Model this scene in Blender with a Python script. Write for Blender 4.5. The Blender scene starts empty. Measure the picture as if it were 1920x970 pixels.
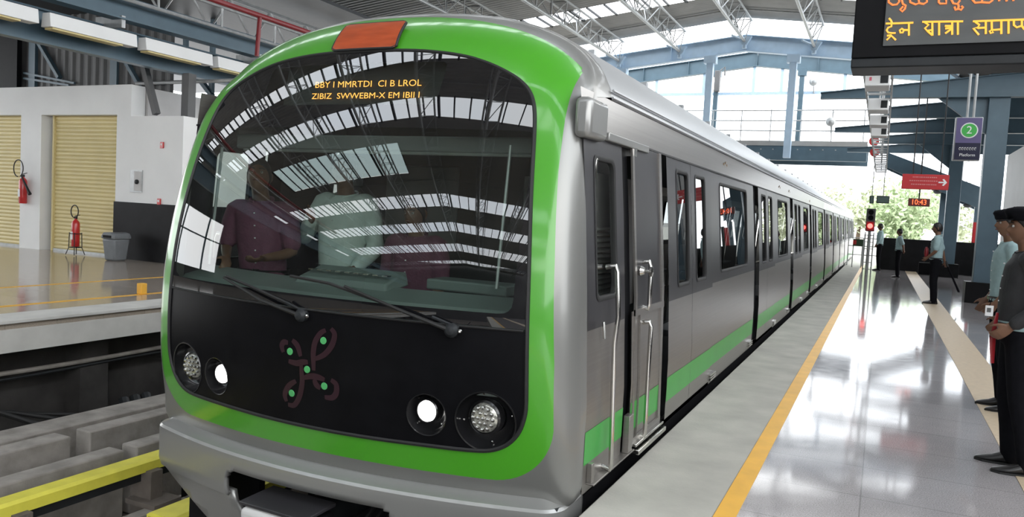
import bpy, math, random
import numpy as np
from mathutils import Vector, Matrix
from mathutils.geometry import delaunay_2d_cdt
random.seed(7)
SC = bpy.context.scene
COL = SC.collection

# ------------------------------------------------------------------ camera (X across the tracks, Y along them, Z up, platform at 0)
FPX, CX, CY, EYE = 1480.0, 960.0, 485.0, 1.5
VPX, VPY, ROLL = 1655.0, 431.0, 0.054
_d = np.array([(VPX-CX)/FPX, (VPY-CY)/FPX, 1.0]); _d /= np.linalg.norm(_d)
_up = np.cross(_d, np.array([1, ROLL, 0.0])); _up /= np.linalg.norm(_up)
if _up[1] > 0: _up = -_up
RW = np.stack([np.cross(_d, _up), _d, _up])          # world = RW @ camera vector (right, down, forward)
def ray(x, y): return RW @ np.array([(x-CX)/FPX, (y-CY)/FPX, 1.0])
def onz(x, y, z): r = ray(x, y); t = (z-EYE)/r[2]; return Vector((r[0]*t, r[1]*t, z))
def onx(x, y, X): r = ray(x, y); t = X/r[0]; return Vector((X, r[1]*t, EYE+r[2]*t))
def ony(x, y, Y): r = ray(x, y); t = Y/r[1]; return Vector((r[0]*t, Y, EYE+r[2]*t))
cd = bpy.data.cameras.new('camera'); cam = bpy.data.objects.new('camera', cd); COL.objects.link(cam)
cd.sensor_width = 36.0; cd.lens = 36.0*FPX/1920.0; cd.clip_end = 500; cd.clip_start = 0.05
M = Matrix([[RW[i][0], -RW[i][1], -RW[i][2]] for i in range(3)]).to_4x4()
M.translation = (0, 0, EYE); cam.matrix_world = M
SC.camera = cam

# ------------------------------------------------------------------ light
SC.view_settings.view_transform = 'Standard'
SC.view_settings.look = 'None'
SC.view_settings.gamma = 1.0
SC.view_settings.use_curve_mapping = False
SC.view_settings.exposure = 0.0
SC.cycles.max_bounces = 8
SC.cycles.diffuse_bounces = 4
SC.cycles.transparent_max_bounces = 16
SC.cycles.sample_clamp_indirect = 6.0
SC.cycles.use_denoising = True
w = bpy.data.worlds.new('overcast_sky'); SC.world = w; w.use_nodes = True
nt = w.node_tree; bg = nt.nodes['Background']
tc = nt.nodes.new('ShaderNodeTexCoord'); no = nt.nodes.new('ShaderNodeTexNoise'); no.inputs['Scale'].default_value = 2.0
rp = nt.nodes.new('ShaderNodeValToRGB')
rp.color_ramp.elements[0].position = 0.3; rp.color_ramp.elements[0].color = (0.86, 0.93, 1.0, 1)
rp.color_ramp.elements[1].position = 0.7; rp.color_ramp.elements[1].color = (1.0, 0.99, 0.97, 1)
nt.links.new(tc.outputs['Generated'], no.inputs['Vector']); nt.links.new(no.outputs['Fac'], rp.inputs['Fac'])
nt.links.new(rp.outputs['Color'], bg.inputs['Color'])
bg.inputs['Strength'].default_value = 4.8

# ------------------------------------------------------------------ materials
MATS = {}
def mat(name, col, rough=0.5, metal=0.0, var=0.10, scale=6.0, bump=0.0, bscale=60.0, coat=0.0, ior=1.5, stretch=None, spec=0.5):
    if name in MATS: return MATS[name]
    m = bpy.data.materials.new(name); m.use_nodes = True; t = m.node_tree; L = t.links
    p = t.nodes['Principled BSDF']
    c = t.nodes.new('ShaderNodeTexCoord'); n = t.nodes.new('ShaderNodeTexNoise')
    n.inputs['Scale'].default_value = scale; n.inputs['Detail'].default_value = 5.0
    src = c.outputs['Object']
    if stretch:
        mp = t.nodes.new('ShaderNodeMapping'); mp.inputs['Scale'].default_value = stretch
        L.new(src, mp.inputs['Vector']); src = mp.outputs['Vector']
    L.new(src, n.inputs['Vector'])
    r = t.nodes.new('ShaderNodeValToRGB')
    lo = [max(0, x*(1-var)) for x in col[:3]]+[1]; hi = [min(1, x*(1+var)) for x in col[:3]]+[1]
    r.color_ramp.elements[0].position = 0.3; r.color_ramp.elements[0].color = lo
    r.color_ramp.elements[1].position = 0.7; r.color_ramp.elements[1].color = hi
    L.new(n.outputs['Fac'], r.inputs['Fac']); L.new(r.outputs['Color'], p.inputs['Base Color'])
    p.inputs['Roughness'].default_value = rough; p.inputs['Metallic'].default_value = metal
    p.inputs['IOR'].default_value = ior; p.inputs['Specular IOR Level'].default_value = spec
    p.inputs['Coat Weight'].default_value = coat; p.inputs['Coat Roughness'].default_value = 0.04
    if bump:
        n2 = t.nodes.new('ShaderNodeTexNoise'); n2.inputs['Scale'].default_value = bscale
        b = t.nodes.new('ShaderNodeBump'); b.inputs['Strength'].default_value = bump; b.inputs['Distance'].default_value = 0.01
        L.new(src, n2.inputs['Vector']); L.new(n2.outputs['Fac'], b.inputs['Height']); L.new(b.outputs['Normal'], p.inputs['Normal'])
    MATS[name] = m; return m
def emit(name, col, s, base=(0.02, 0.02, 0.02)):
    m = mat(name, base, 0.4); p = m.node_tree.nodes['Principled BSDF']
    p.inputs['Emission Color'].default_value = (*col, 1); p.inputs['Emission Strength'].default_value = s
    return m
def glass(name, tint, ior=1.6, rough=0.0, attr=None, frit=(0.006, 0.006, 0.007)):
    m = bpy.data.materials.new(name); m.use_nodes = True; t = m.node_tree; L = t.links
    t.nodes.remove(t.nodes['Principled BSDF']); out = t.nodes['Material Output']
    tr = t.nodes.new('ShaderNodeBsdfTransparent'); gl = t.nodes.new('ShaderNodeBsdfGlossy'); fr = t.nodes.new('ShaderNodeFresnel')
    n = t.nodes.new('ShaderNodeTexNoise'); n.inputs['Scale'].default_value = 3.0
    r = t.nodes.new('ShaderNodeValToRGB')
    r.color_ramp.elements[0].color = (*[x*0.94 for x in tint], 1); r.color_ramp.elements[1].color = (*tint, 1)
    L.new(n.outputs['Fac'], r.inputs['Fac']); L.new(r.outputs['Color'], tr.inputs['Color'])
    gl.inputs['Roughness'].default_value = rough; ge = t.nodes.new('ShaderNodeNewGeometry'); mr = t.nodes.new('ShaderNodeMapRange')
    mr.inputs['To Min'].default_value = ior; mr.inputs['To Max'].default_value = 1/ior     # same reflection from either side
    L.new(ge.outputs['Backfacing'], mr.inputs['Value']); L.new(mr.outputs[0], fr.inputs['IOR'])
    mx = t.nodes.new('ShaderNodeMixShader'); L.new(fr.outputs[0], mx.inputs['Fac'])
    if attr:
        df = t.nodes.new('ShaderNodeBsdfDiffuse'); df.inputs['Color'].default_value = (*frit, 1)
        at = t.nodes.new('ShaderNodeAttribute'); at.attribute_name = attr
        g = t.nodes.new('ShaderNodeMath'); g.operation = 'GREATER_THAN'; g.inputs[1].default_value = 0.0
        L.new(at.outputs['Fac'], g.inputs[0])
        m2 = t.nodes.new('ShaderNodeMixShader'); L.new(g.outputs[0], m2.inputs['Fac'])
        L.new(df.outputs[0], m2.inputs[1]); L.new(tr.outputs[0], m2.inputs[2]); L.new(m2.outputs[0], mx.inputs[1])
    else:
        L.new(tr.outputs[0], mx.inputs[1])
    L.new(gl.outputs[0], mx.inputs[2]); L.new(mx.outputs[0], out.inputs['Surface'])
    MATS[name] = m; return m

def granite(name, base, tile, rough, coarse=0.25, joint=0.35):
    """polished stone: speckle, faint slab to slab tone, thin joints"""
    m = bpy.data.materials.new(name); m.use_nodes = True; t = m.node_tree; L = t.links; p = t.nodes['Principled BSDF']
    c = t.nodes.new('ShaderNodeTexCoord')
    n = t.nodes.new('ShaderNodeTexNoise'); n.inputs['Scale'].default_value = 140; n.inputs['Detail'].default_value = 3
    n2 = t.nodes.new('ShaderNodeTexNoise'); n2.inputs['Scale'].default_value = 9; n2.inputs['Detail'].default_value = 6
    br = t.nodes.new('ShaderNodeTexBrick'); br.offset = 0.0
    br.inputs['Scale'].default_value = 1.0; br.inputs['Brick Width'].default_value = tile[0]; br.inputs['Row Height'].default_value = tile[1]
    br.inputs['Mortar Size'].default_value = 0.004; br.inputs['Mortar Smooth'].default_value = 0.1
    br.inputs['Color1'].default_value = (1, 1, 1, 1); br.inputs['Color2'].default_value = (0.84, 0.84, 0.84, 1)
    br.inputs['Mortar'].default_value = (1-joint, 1-joint, 1-joint, 1)
    for q in (n, n2, br): L.new(c.outputs['Object'], q.inputs['Vector'])
    r = t.nodes.new('ShaderNodeValToRGB'); r.color_ramp.elements[0].position = 0.36; r.color_ramp.elements[1].position = 0.64
    r.color_ramp.elements[0].color = (*[x*(1-coarse) for x in base], 1); r.color_ramp.elements[1].color = (*[min(1, x*(1+coarse)) for x in base], 1)
    L.new(n.outputs['Fac'], r.inputs['Fac'])
    r2 = t.nodes.new('ShaderNodeValToRGB'); r2.color_ramp.elements[0].color = (0.86, 0.86, 0.88, 1); r2.color_ramp.elements[1].color = (1, 1, 1, 1)
    L.new(n2.outputs['Fac'], r2.inputs['Fac'])
    m1 = t.nodes.new('ShaderNodeMixRGB'); m1.blend_type = 'MULTIPLY'; m1.inputs['Fac'].default_value = 1
    m2 = t.nodes.new('ShaderNodeMixRGB'); m2.blend_type = 'MULTIPLY'; m2.inputs['Fac'].default_value = 1
    L.new(r.outputs['Color'], m1.inputs[1]); L.new(r2.outputs['Color'], m1.inputs[2])
    L.new(m1.outputs[0], m2.inputs[1]); L.new(br.outputs['Color'], m2.inputs[2]); L.new(m2.outputs[0], p.inputs['Base Color'])
    rr = t.nodes.new('ShaderNodeMapRange'); rr.inputs['To Min'].default_value = rough*0.6; rr.inputs['To Max'].default_value = rough*1.6
    L.new(n2.outputs['Fac'], rr.inputs['Value']); L.new(rr.outputs[0], p.inputs['Roughness'])
    bp = t.nodes.new('ShaderNodeBump'); bp.inputs['Strength'].default_value = 0.06; bp.inputs['Distance'].default_value = 0.004
    n3 = t.nodes.new('ShaderNodeTexNoise'); n3.inputs['Scale'].default_value = 1.6; n3.inputs['Detail'].default_value = 2
    L.new(c.outputs['Object'], n3.inputs['Vector']); L.new(n3.outputs['Fac'], bp.inputs['Height']); L.new(bp.outputs['Normal'], p.inputs['Normal'])
    MATS[name] = m; return m

m_granite = granite('polished_grey_granite', (0.38, 0.355, 0.355), (1.2, 0.6), 0.07)
m_granite2 = granite('polished_beige_granite', (0.42, 0.36, 0.30), (1.2, 0.6), 0.10)
m_edge = mat('raw_concrete_edging', (0.40, 0.385, 0.345), 0.8, var=0.13, scale=3.0, bump=0.15)
m_yellow = mat('yellow_floor_line', (0.78, 0.42, 0.05), 0.45, var=0.08)
m_tactile = mat('beige_tactile_path', (0.50, 0.40, 0.28), 0.45, var=0.08, scale=20)
m_conc = mat('weathered_concrete', (0.30, 0.275, 0.25), 0.85, var=0.25, scale=5.0, bump=0.3, bscale=30)
m_dirt = mat('dirty_trackbed', (0.13, 0.11, 0.095), 0.9, var=0.35, scale=4.0, bump=0.5, bscale=25)
m_darkconc = mat('dark_mottled_concrete', (0.045, 0.042, 0.04), 0.85, var=0.35, scale=2.5, bump=0.2)  # mottled, much darker than the other concrete, for the wall under the far platform
m_fascia = mat('painted_concrete_fascia', (0.55, 0.54, 0.51), 0.7, var=0.10, scale=3)
m_white = mat('white_wall_paint', (0.82, 0.82, 0.81), 0.7, var=0.03, scale=1.5)
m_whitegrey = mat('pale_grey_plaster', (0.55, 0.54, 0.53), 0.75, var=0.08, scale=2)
m_blackst = mat('black_polished_stone', (0.009, 0.009, 0.010), 0.45, spec=0.12, var=0.3, scale=3)
m_blue = mat('blue_grey_steel_paint', (0.075, 0.125, 0.160), 0.45, var=0.08, scale=3)
m_bluel = mat('pale_blue_steel_paint', (0.40, 0.52, 0.64), 0.45, var=0.06, scale=3)
m_galv = mat('galvanised_steel', (0.42, 0.43, 0.43), 0.45, 0.5, var=0.12, scale=10)
m_sheet = mat('grey_roof_sheet', (0.36, 0.36, 0.35), 0.5, 0.1, var=0.08, scale=2)
m_clad = mat('grey_wall_cladding', (0.115, 0.115, 0.115), 0.6, var=0.1, scale=2)
m_darkwall = mat('dark_hall_wall', (0.05, 0.05, 0.05), 0.8, var=0.2, scale=1)
m_darkst = mat('dark_steel', (0.018, 0.020, 0.022), 0.5, var=0.2, spec=0.3)
m_black = mat('matt_black', (0.005, 0.005, 0.006), 0.6, var=0.2, spec=0.15)
m_gblack = mat('gloss_black_paint', (0.006, 0.006, 0.007), 0.3, var=0.2, spec=0.07)
m_red = mat('red_enamel', (0.50, 0.02, 0.02), 0.3, var=0.1, coat=0.3)
m_redp = mat('red_pipe_paint', (0.20, 0.010, 0.014), 0.4, var=0.1)
m_shutter = mat('cream_shutter_paint', (0.66, 0.55, 0.27), 0.45, var=0.05, scale=2)
m_silver = mat('silver_train_paint', (0.30, 0.30, 0.29), 0.32, 0.5, var=0.03, scale=2, coat=0.3)
m_steel = mat('brushed_stainless', (0.27, 0.255, 0.24), 0.30, 0.75, var=0.06, scale=14, stretch=(1, 0.05, 6))
m_band = mat('charcoal_window_band', (0.030, 0.029, 0.032), 0.34, 0.0, var=0.12, scale=3, spec=0.35)
m_stripe = mat('green_side_stripe', (0.045, 0.34, 0.055), 0.3, 0.2, var=0.05)
m_chrome = mat('polished_steel', (0.66, 0.65, 0.62), 0.16, 1.0, var=0.05)
m_yel = mat('yellow_rail_cover', (0.72, 0.66, 0.08), 0.45, var=0.10, scale=6)
m_rubber = mat('black_rubber', (0.012, 0.012, 0.012), 0.6, var=0.2)
m_binf = mat('grey_bin_plastic', (0.16, 0.17, 0.18), 0.45, var=0.08)
m_skin = mat('brown_skin', (0.17, 0.085, 0.05), 0.5, var=0.08, scale=20)
m_hair = mat('black_hair', (0.008, 0.007, 0.007), 0.5, var=0.3, scale=60)
m_uni = mat('pale_teal_uniform_cloth', (0.30, 0.42, 0.43), 0.8, var=0.08, scale=25, bump=0.3, bscale=18)
m_trou = mat('black_trouser_cloth', (0.006, 0.006, 0.008), 0.9, var=0.2, spec=0.1, scale=25)
m_shoe = mat('black_leather', (0.010, 0.009, 0.009), 0.3, var=0.2)
m_glass = glass('tinted_side_glass', (0.30, 0.32, 0.32), 1.75)
m_cabglass = glass('cab_side_glass', (0.85, 0.88, 0.86), 1.5)
m_wind = glass('windscreen_glass', (0.64, 0.72, 0.68), 2.2, attr='clear')
m_poly = glass('clear_sky_sheet', (0.95, 0.97, 1.0), 1.2)

# ------------------------------------------------------------------ mesh builder
def rrect(x0, x1, y0, y1, r, n=6):
    pts = []
    for cx, cy, a in ((x1-r, y0+r, -90), (x1-r, y1-r, 0), (x0+r, y1-r, 90), (x0+r, y0+r, 180)):
        for k in range(n+1):
            b = math.radians(a+90*k/n); pts.append((cx+r*math.cos(b), cy+r*math.sin(b)))
    return pts
def inside(pt, poly):
    x, y = pt; c = False; j = len(poly)-1
    for i in range(len(poly)):
        xi, yi = poly[i]; xj, yj = poly[j]
        if (yi > y) != (yj > y) and x < (xj-xi)*(y-yi)/(yj-yi)+xi: c = not c
        j = i
    return c
def cdt(outer, holes=(), grid=None, extra=()):
    """triangulate a flat outline with holes and an inner grid of points"""
    vs = []; es = []
    for lp in [outer]+list(holes):
        b = len(vs); vs += [Vector(p) for p in lp]; es += [(b+i, b+(i+1) % len(lp)) for i in range(len(lp))]
    if grid:
        xs = [p[0] for p in outer]; ys = [p[1] for p in outer]
        gx, gy = grid
        a = min(xs)+gx/2
        while a < max(xs):
            b = min(ys)+gy/2
            while b < max(ys):
                if inside((a, b), outer) and not any(inside((a, b), h) for h in holes): vs.append(Vector((a, b)))
                b += gy
            a += gx
    vs += [Vector(p) for p in extra]
    ov, oe, of, *_ = delaunay_2d_cdt(vs, es, [], 0, 1e-6)
    F_ = []
    for f in of:
        c = sum((ov[i] for i in f), Vector((0, 0)))/len(f)
        if inside(c, outer) and not any(inside(c, h) for h in holes): F_.append(tuple(f))
    return [tuple(v) for v in ov], F_

class MB:
    def __init__(s): s.v = []; s.f = []; s.m = []
    def add(s, vs, fs, mi=0):
        b = len(s.v); s.v += [Vector(p) for p in vs]; s.f += [tuple(b+i for i in f) for f in fs]; s.m += [mi]*len(fs); return s
    def box(s, x0, x1, y0, y1, z0, z1, mi=0):
        return s.hexa([(x0, y0, z0), (x1, y0, z0), (x1, y1, z0), (x0, y1, z0), (x0, y0, z1), (x1, y0, z1), (x1, y1, z1), (x0, y1, z1)], mi)
    def hexa(s, p, mi=0):
        return s.add(p, [(3, 2, 1, 0), (4, 5, 6, 7), (0, 1, 5, 4), (1, 2, 6, 5), (2, 3, 7, 6), (3, 0, 4, 7)], mi)
    def beam(s, a, b, wd, ht, mi=0, up=(0, 0, 1)):
        a = Vector(a); b = Vector(b); d = (b-a).normalized(); sd = d.cross(Vector(up))
        if sd.length < 1e-4: sd = Vector((1, 0, 0))
        sd.normalize(); u = sd.cross(d)
        P = []
        for q in (a, b):
            for i, j in ((-1, -1), (1, -1), (1, 1), (-1, 1)): P.append(q+sd*wd/2*i+u*ht/2*j)
        return s.add(P, [(0, 1, 2, 3), (7, 6, 5, 4), (0, 4, 5, 1), (1, 5, 6, 2), (2, 6, 7, 3), (3, 7, 4, 0)], mi)
    def ibeam(s, a, b, wd, ht, t=0.02, mi=0):
        a = Vector(a); b = Vector(b); u = Vector((0, 0, ht/2-t/2))
        s.beam(a, b, t, ht-t*1.9, mi); s.beam(a+u, b+u, wd, t, mi); s.beam(a-u, b-u, wd, t, mi); return s
    def tube(s, pts, r, n=8, mi=0, caps=True):
        pts = [Vector(p) for p in pts]; R = r if isinstance(r, (list, tuple)) else [r]*len(pts)
        rings = []; pu = None
        for i, p in enumerate(pts):
            d = (pts[min(i+1, len(pts)-1)]-pts[max(i-1, 0)])
            d = d.normalized() if d.length > 1e-9 else Vector((0, 0, 1))
            if pu is None:
                pu = d.orthogonal().normalized()
            else:
                pu = (pu-d*pu.dot(d)); pu = pu.normalized() if pu.length > 1e-6 else d.orthogonal().normalized()
            q = d.cross(pu)
            rr = R[i]
            ra, rb = rr if isinstance(rr, (tuple, list)) else (rr, rr)
            rings.append([p+pu*ra*math.cos(2*math.pi*k/n)+q*rb*math.sin(2*math.pi*k/n) for k in range(n)])
        return s.loft(rings, caps, mi)
    def loft(s, rings, caps=True, mi=0, closed=True):
        n = len(rings[0]); vs = [p for r in rings for p in r]; fs = []
        for i in range(len(rings)-1):
            for k in range(n if closed else n-1):
                k2 = (k+1) % n; fs.append((i*n+k, i*n+k2, (i+1)*n+k2, (i+1)*n+k))
        if caps: fs.append(tuple(range(n))[::-1]); fs.append(tuple((len(rings)-1)*n+k for k in range(n)))
        return s.add(vs, fs, mi)
    def lathe(s, prof, c, ax=(0, 0, 1), n=24, mi=0, caps=True):
        c = Vector(c); ax = Vector(ax).normalized(); u = ax.orthogonal().normalized(); v = ax.cross(u)
        return s.loft([[c+ax*h+(u*math.cos(2*math.pi*k/n)+v*math.sin(2*math.pi*k/n))*max(r, 1e-4) for k in range(n)] for r, h in prof], caps, mi)
    def prism(s, poly, fn, d0, d1, mi=0):
        """poly: 2d outline; fn(a, b, d) -> 3d"""
        n = len(poly)
        vs = [fn(a, b, d0) for a, b in poly]+[fn(a, b, d1) for a, b in poly]
        fs = [tuple(range(n)), tuple(range(2*n-1, n-1, -1))]+[(i, n+i, n+(i+1) % n, (i+1) % n) for i in range(n)]
        return s.add(vs, fs, mi)
    def ball(s, c, r, n=12, mi=0, sc=(1, 1, 1)):
        c = Vector(c); rings = []
        for i in range(1, n//2+1):
            a = math.pi*i/(n//2+1)
            rings.append([c+Vector((r*sc[0]*math.sin(a)*math.cos(2*math.pi*k/n), r*sc[1]*math.sin(a)*math.sin(2*math.pi*k/n), r*sc[2]*math.cos(a))) for k in range(n)])
        return s.loft(rings, True, mi)
    def build(s, name, mats, parent=None, smooth=30, bevel=0.0, attrs=None, normals=None, fix=True):
        me = bpy.data.meshes.new(name); off = Vector(parent['_o']) if parent is not None and '_o' in parent else Vector((0, 0, 0))
        me.from_pydata([tuple(p-off) for p in s.v], [], s.f); 
        if not isinstance(mats, (list, tuple)): mats = [mats]
        for m in mats: me.materials.append(m)
        me.polygons.foreach_set('material_index', s.m)
        if fix:
            import bmesh
            b = bmesh.new(); b.from_mesh(me); bmesh.ops.recalc_face_normals(b, faces=b.faces[:]); b.to_mesh(me); b.free()
        if attrs:
            for k, vals in attrs.items():
                a = me.attributes.new(k, 'FLOAT', 'POINT'); a.data.foreach_set('value', vals)
        if smooth:
            me.polygons.foreach_set('use_smooth', [True]*len(me.polygons))
            if normals is None: me.set_sharp_from_angle(angle=math.radians(smooth))
        me.update()
        if normals is not None: me.normals_split_custom_set_from_vertices([tuple(q) for q in normals])
        o = bpy.data.objects.new(name, me); COL.objects.link(o)
        o['_o'] = [0.0, 0.0, 0.0]
        if parent is not None: o.parent = parent; o['_o'] = list(off)
        if bevel:
            bv = o.modifiers.new('bevel', 'BEVEL'); bv.width = bevel; bv.segments = 2; bv.limit_method = 'ANGLE'; bv.angle_limit = math.radians(40)
        return o
def tag(o, label=None, cat=None, group=None, kind=None):
    if label: o['label'] = label
    if cat: o['category'] = cat
    if group: o['group'] = group
    if kind: o['kind'] = kind
    return o
def thing(name, label, cat, loc=(0, 0, 0), group=None):
    o = bpy.data.objects.new(name, None); COL.objects.link(o); o.location = loc; o['_o'] = list(loc); o.empty_display_size = 0.2
    return tag(o, label, cat, group)
def struct(mb, name, m, **k): return tag(mb.build(name, m, **k), kind='structure')
def copy_tree(o, loc=None, parent=None):
    c = o.copy(); COL.objects.link(c)
    if parent is not None: c.parent = parent
    for ch in [x for x in o.children]: copy_tree(ch, None, c)
    if loc is not None: c.location = loc
    return c
_tc = [0]
def text_mb(txt, size, fn, depth=0.004, sx=1.0, align='CENTER'):
    """letters as raised mesh; fn(a, b, d) places them"""
    cu = bpy.data.curves.new('t', 'FONT'); cu.body = txt; cu.size = size; cu.extrude = depth/2; cu.align_x = align; cu.align_y = 'CENTER'
    cu.resolution_u = 3
    o = bpy.data.objects.new('t', cu); COL.objects.link(o)
    dg = bpy.context.evaluated_depsgraph_get(); dg.update(); me = bpy.data.meshes.new_from_object(o.evaluated_get(dg))
    mb = MB(); mb.add([fn(v.co.x*sx, v.co.y, v.co.z) for v in me.vertices], [tuple(p.vertices) for p in me.polygons])
    bpy.data.objects.remove(o); bpy.data.curves.remove(cu); bpy.data.meshes.remove(me)
    return mb

# ================================================================== SETTING
# platform on the right, its raw edging, lines
PX = -1.262
struct(MB().box(-0.67, 9.0, -35, 36, -0.35, 0.0).box(-0.3, 9, -35, 36, -1.5, -0.35), 'floor_platform', m_granite)
struct(MB().box(PX, -0.67, -35, 36, -0.30, -0.002), 'floor_edging', m_edge, bevel=0.01)
struct(MB().box(-0.67, -0.565, -35, 35.5, 0.0, 0.003), 'trim_yellow_line', m_yellow)
struct(MB().box(0.87, 1.24, -35, 33, 0.0, 0.004), 'trim_tactile_path', m_tactile)
# trackbed and the platform on the left
struct(MB().box(-40, 40, -60, 140, -1.75, -1.5), 'ground', m_dirt)
struct(MB().box(-34, 40, 36.5, 140, -1.5, -0.06), 'ground_beyond', m_edge)
LX = -8.53
struct(MB().box(-34, LX-0.02, -35, 36.5, -0.10, 0.0), 'floor_far_platform', m_granite2)
struct(MB().box(-34, LX, -35, 36.5, -0.36, -0.10).box(LX-0.5, LX+0.03, -35, 36.5, -0.035, 0.001), 'floor_far_fascia', m_fascia, bevel=0.006)
struct(MB().box(-9.60, -9.50, -35, 36, 0.0, 0.003).box(-11.32, -11.24, -35, 36, 0.0, 0.003), 'trim_far_yellow_lines', m_yellow)
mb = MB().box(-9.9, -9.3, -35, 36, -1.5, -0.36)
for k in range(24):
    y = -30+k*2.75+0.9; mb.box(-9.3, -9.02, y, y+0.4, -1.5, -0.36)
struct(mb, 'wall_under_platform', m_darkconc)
# room block with shutters on the far platform
Y0 = 11.8
mb = MB()
def wallpanel(x0, x1, z0, z1, y=Y0, y1=None): mb.box(x0, x1, y, y1 or y+0.35, z0, z1)
wallpanel(-34, -20.6, 0, 3.71); wallpanel(-20.6, -18.20, 3.075, 3.71); wallpanel(-18.20, -17.48, 0, 3.71)
wallpanel(-17.48, -15.0, 3.075, 3.71); wallpanel(-15.0, -14.57, 0, 3.71); wallpanel(-14.57, -13.04, 0, 3.045)
mb.box(-13.4, -13.04, Y0+.35, 34, 0, 3.045)
struct(mb, 'wall_shutter_room', m_white)
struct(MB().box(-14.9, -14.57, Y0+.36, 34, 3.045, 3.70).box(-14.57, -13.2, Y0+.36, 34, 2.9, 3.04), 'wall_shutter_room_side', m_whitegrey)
struct(MB().box(-15.02, -13.02, Y0-0.02, Y0, 0, 1.22).box(-13.04, -13.02, Y0, 34, 0, 1.22), 'trim_black_dado', m_blackst)
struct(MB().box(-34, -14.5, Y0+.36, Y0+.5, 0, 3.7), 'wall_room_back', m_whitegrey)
def shutter(x0, x1, lab):
    t = thing('roller_shutter', lab, 'roller shutter', ((x0+x1)/2, Y0+0.22, 0), 'cream roller shutters')
    rings = []; n = 34
    for k in range(n*4+1):
        z = 0.04+(3.07-0.04)*k/(n*4); ph = (k % 4)
        yy = Y0+0.20-(0.0, 0.014, 0.020, 0.014)[ph]
        rings.append([Vector((x0, yy, z)), Vector((x1, yy, z))])
    MB().loft(rings, False, closed=False).build('slat_curtain', m_shutter, t, smooth=60)
    MB().box(x0, x1, Y0+0.16, Y0+0.22, 0.0, 0.05).build('bottom_rail', m_galv, t)
    for xa in (x0-0.03, x1-0.02): MB().box(xa, xa+0.05, Y0+0.14, Y0+0.24, 0, 3.075).build('guide_channel', m_shutter, t)
    return t
shutter(-17.26, -15.02, 'cream ribbed roller shutter with a red extinguisher standing in front of it')
shutter(-20.6, -18.22, 'cream ribbed roller shutter cut by the left edge, beyond the white pillar')

# back side: the far end beyond both platforms
mb = MB().box(-0.05, 2.42, 33.0, 33.3, 0, 1.20).box(2.42, 9, 33.0, 33.3, 0, 1.2)
struct(mb, 'wall_parapet', m_blackst)
struct(MB().box(3.2, 3.4, 20.5, 27.6, 0, 3.9), 'wall_stair_panel', m_white)
struct(MB().box(-60, 60, 139, 140, -1.5, 0.6), 'wall_distant', m_whitegrey)
# behind the photographer: dark end of the hall
struct(MB().box(-34, 9, -48, -47.6, -1.5, 10.6).box(8.8, 9.0, -47, -2, 0, 2.6), 'wall_back', m_darkwall)

# ================================================================== HALL ROOF AND STEELWORK
RXC = -6.1
def roofz(x): return 10.35-0.12*abs(x-RXC)
XL, XR = -27.5, 4.6
strips = [(-42.5, 3.0), (-31.5, 4.5), (-22, 3.2), (-14.8, 2.6), (-3.3, 1.5), (0.4, 0.9), (8.0, 1.0), (15.0, 1.0), (22.0, 1.1), (31.0, 1.5)]
edges = [-47.0]
for y, wd in strips: edges += [y-wd/2, y+wd/2]
edges += [35.6]
mb = MB(); mp = MB(); mm = MB()
for i in range(0, len(edges), 2):
    a, b = edges[i], edges[i+1]; n = max(2, int((b-a)/0.125))
    rings = []
    for k in range(n+1):
        y = a+(b-a)*k/n; dz = 0.03 if k % 2 else 0.0
        rings.append([Vector((x, y, roofz(x)+dz)) for x in (XL, RXC, XR)])
    if a < -9.9 < b or a < -6.2 < b:      # sheet with the tinted roof light on the left slope
        for y0_, y1_ in ((a, -9.9), (-6.2, b)): mb.loft([[Vector((x, y, roofz(x))) for x in (XL, -18.5, -8.0)] for y in (y0_, y1_)], False, closed=False)
        mb.loft([[Vector((x, y, roofz(x))) for x in (XL, -18.5)] for y in (-9.9, -6.2)], False, closed=False)
        rings = [[Vector((x, r[0].y, roofz(x))) for x in (-8.0, RXC, XR)] for r in rings]
    mb.loft(rings, False, closed=False)
for y, wd in strips:
    mp.loft([[Vector((x, yy, roofz(x)+0.05)) for x in (XL, RXC, XR)] for yy in (y-wd/2-0.03, y+wd/2+0.03)], False, closed=False)
    x = XL+0.3
    k = 0
    while x < XR:
        mm.beam((x, y-wd/2-.1, roofz(x)), (x, y+wd/2+.1, roofz(x)), 0.05 if k % 3 else 0.11, 0.08); x += 0.72; k += 1
m_tint = glass('pale_teal_roof_glazing', (0.50, 0.62, 0.62), 1.3)
struct(MB().loft([[Vector((x, y, roofz(x)+.04)) for x in (-18.5, -8.0)] for y in (-9.9, -6.2)], False, closed=False), 'ceiling_tinted_rooflight', m_tint, fix=False)
for k in range(12):
    x = -18.5+k*.955; mm.beam((x, -10, roofz(x)), (x, -6.1, roofz(x)), .05 if k % 3 else .12, .08)
struct(MB().box(-27.6, -27.3, -48, 11, -.1, 1.0).box(-27.6, -27.3, -48, 11, 5.4, 8.0).box(-27.6, -27.3, -48, -7.5, 1.0, 5.4), 'wall_left', m_darkwall)
tag(MB().box(-27.6, -27.3, -5.2, -5.0, 1, 5.4).box(-27.6, -27.3, -1.2, -1.0, 1, 5.4).box(-27.6, -27.3, 3, 3.2, 1, 5.4).box(-27.6, -27.3, -7.5, 11, 3.6, 3.7).build('wall_left_mullions', m_blue), kind='structure')
struct(MB().box(4.6, 4.8, 3, 27.6, 1.2, 4.4), 'wall_right', m_whitegrey)
struct(MB().box(4.55, 4.8, -35, 33, 0, 1.2), 'wall_right_dado', m_blackst)
struct(mb, 'ceiling_roof_sheets', m_sheet, smooth=0, fix=False)
struct(mp, 'ceiling_skylight_strips', m_poly, fix=False)
struct(mm, 'ceiling_skylight_bars', m_darkst)

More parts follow.
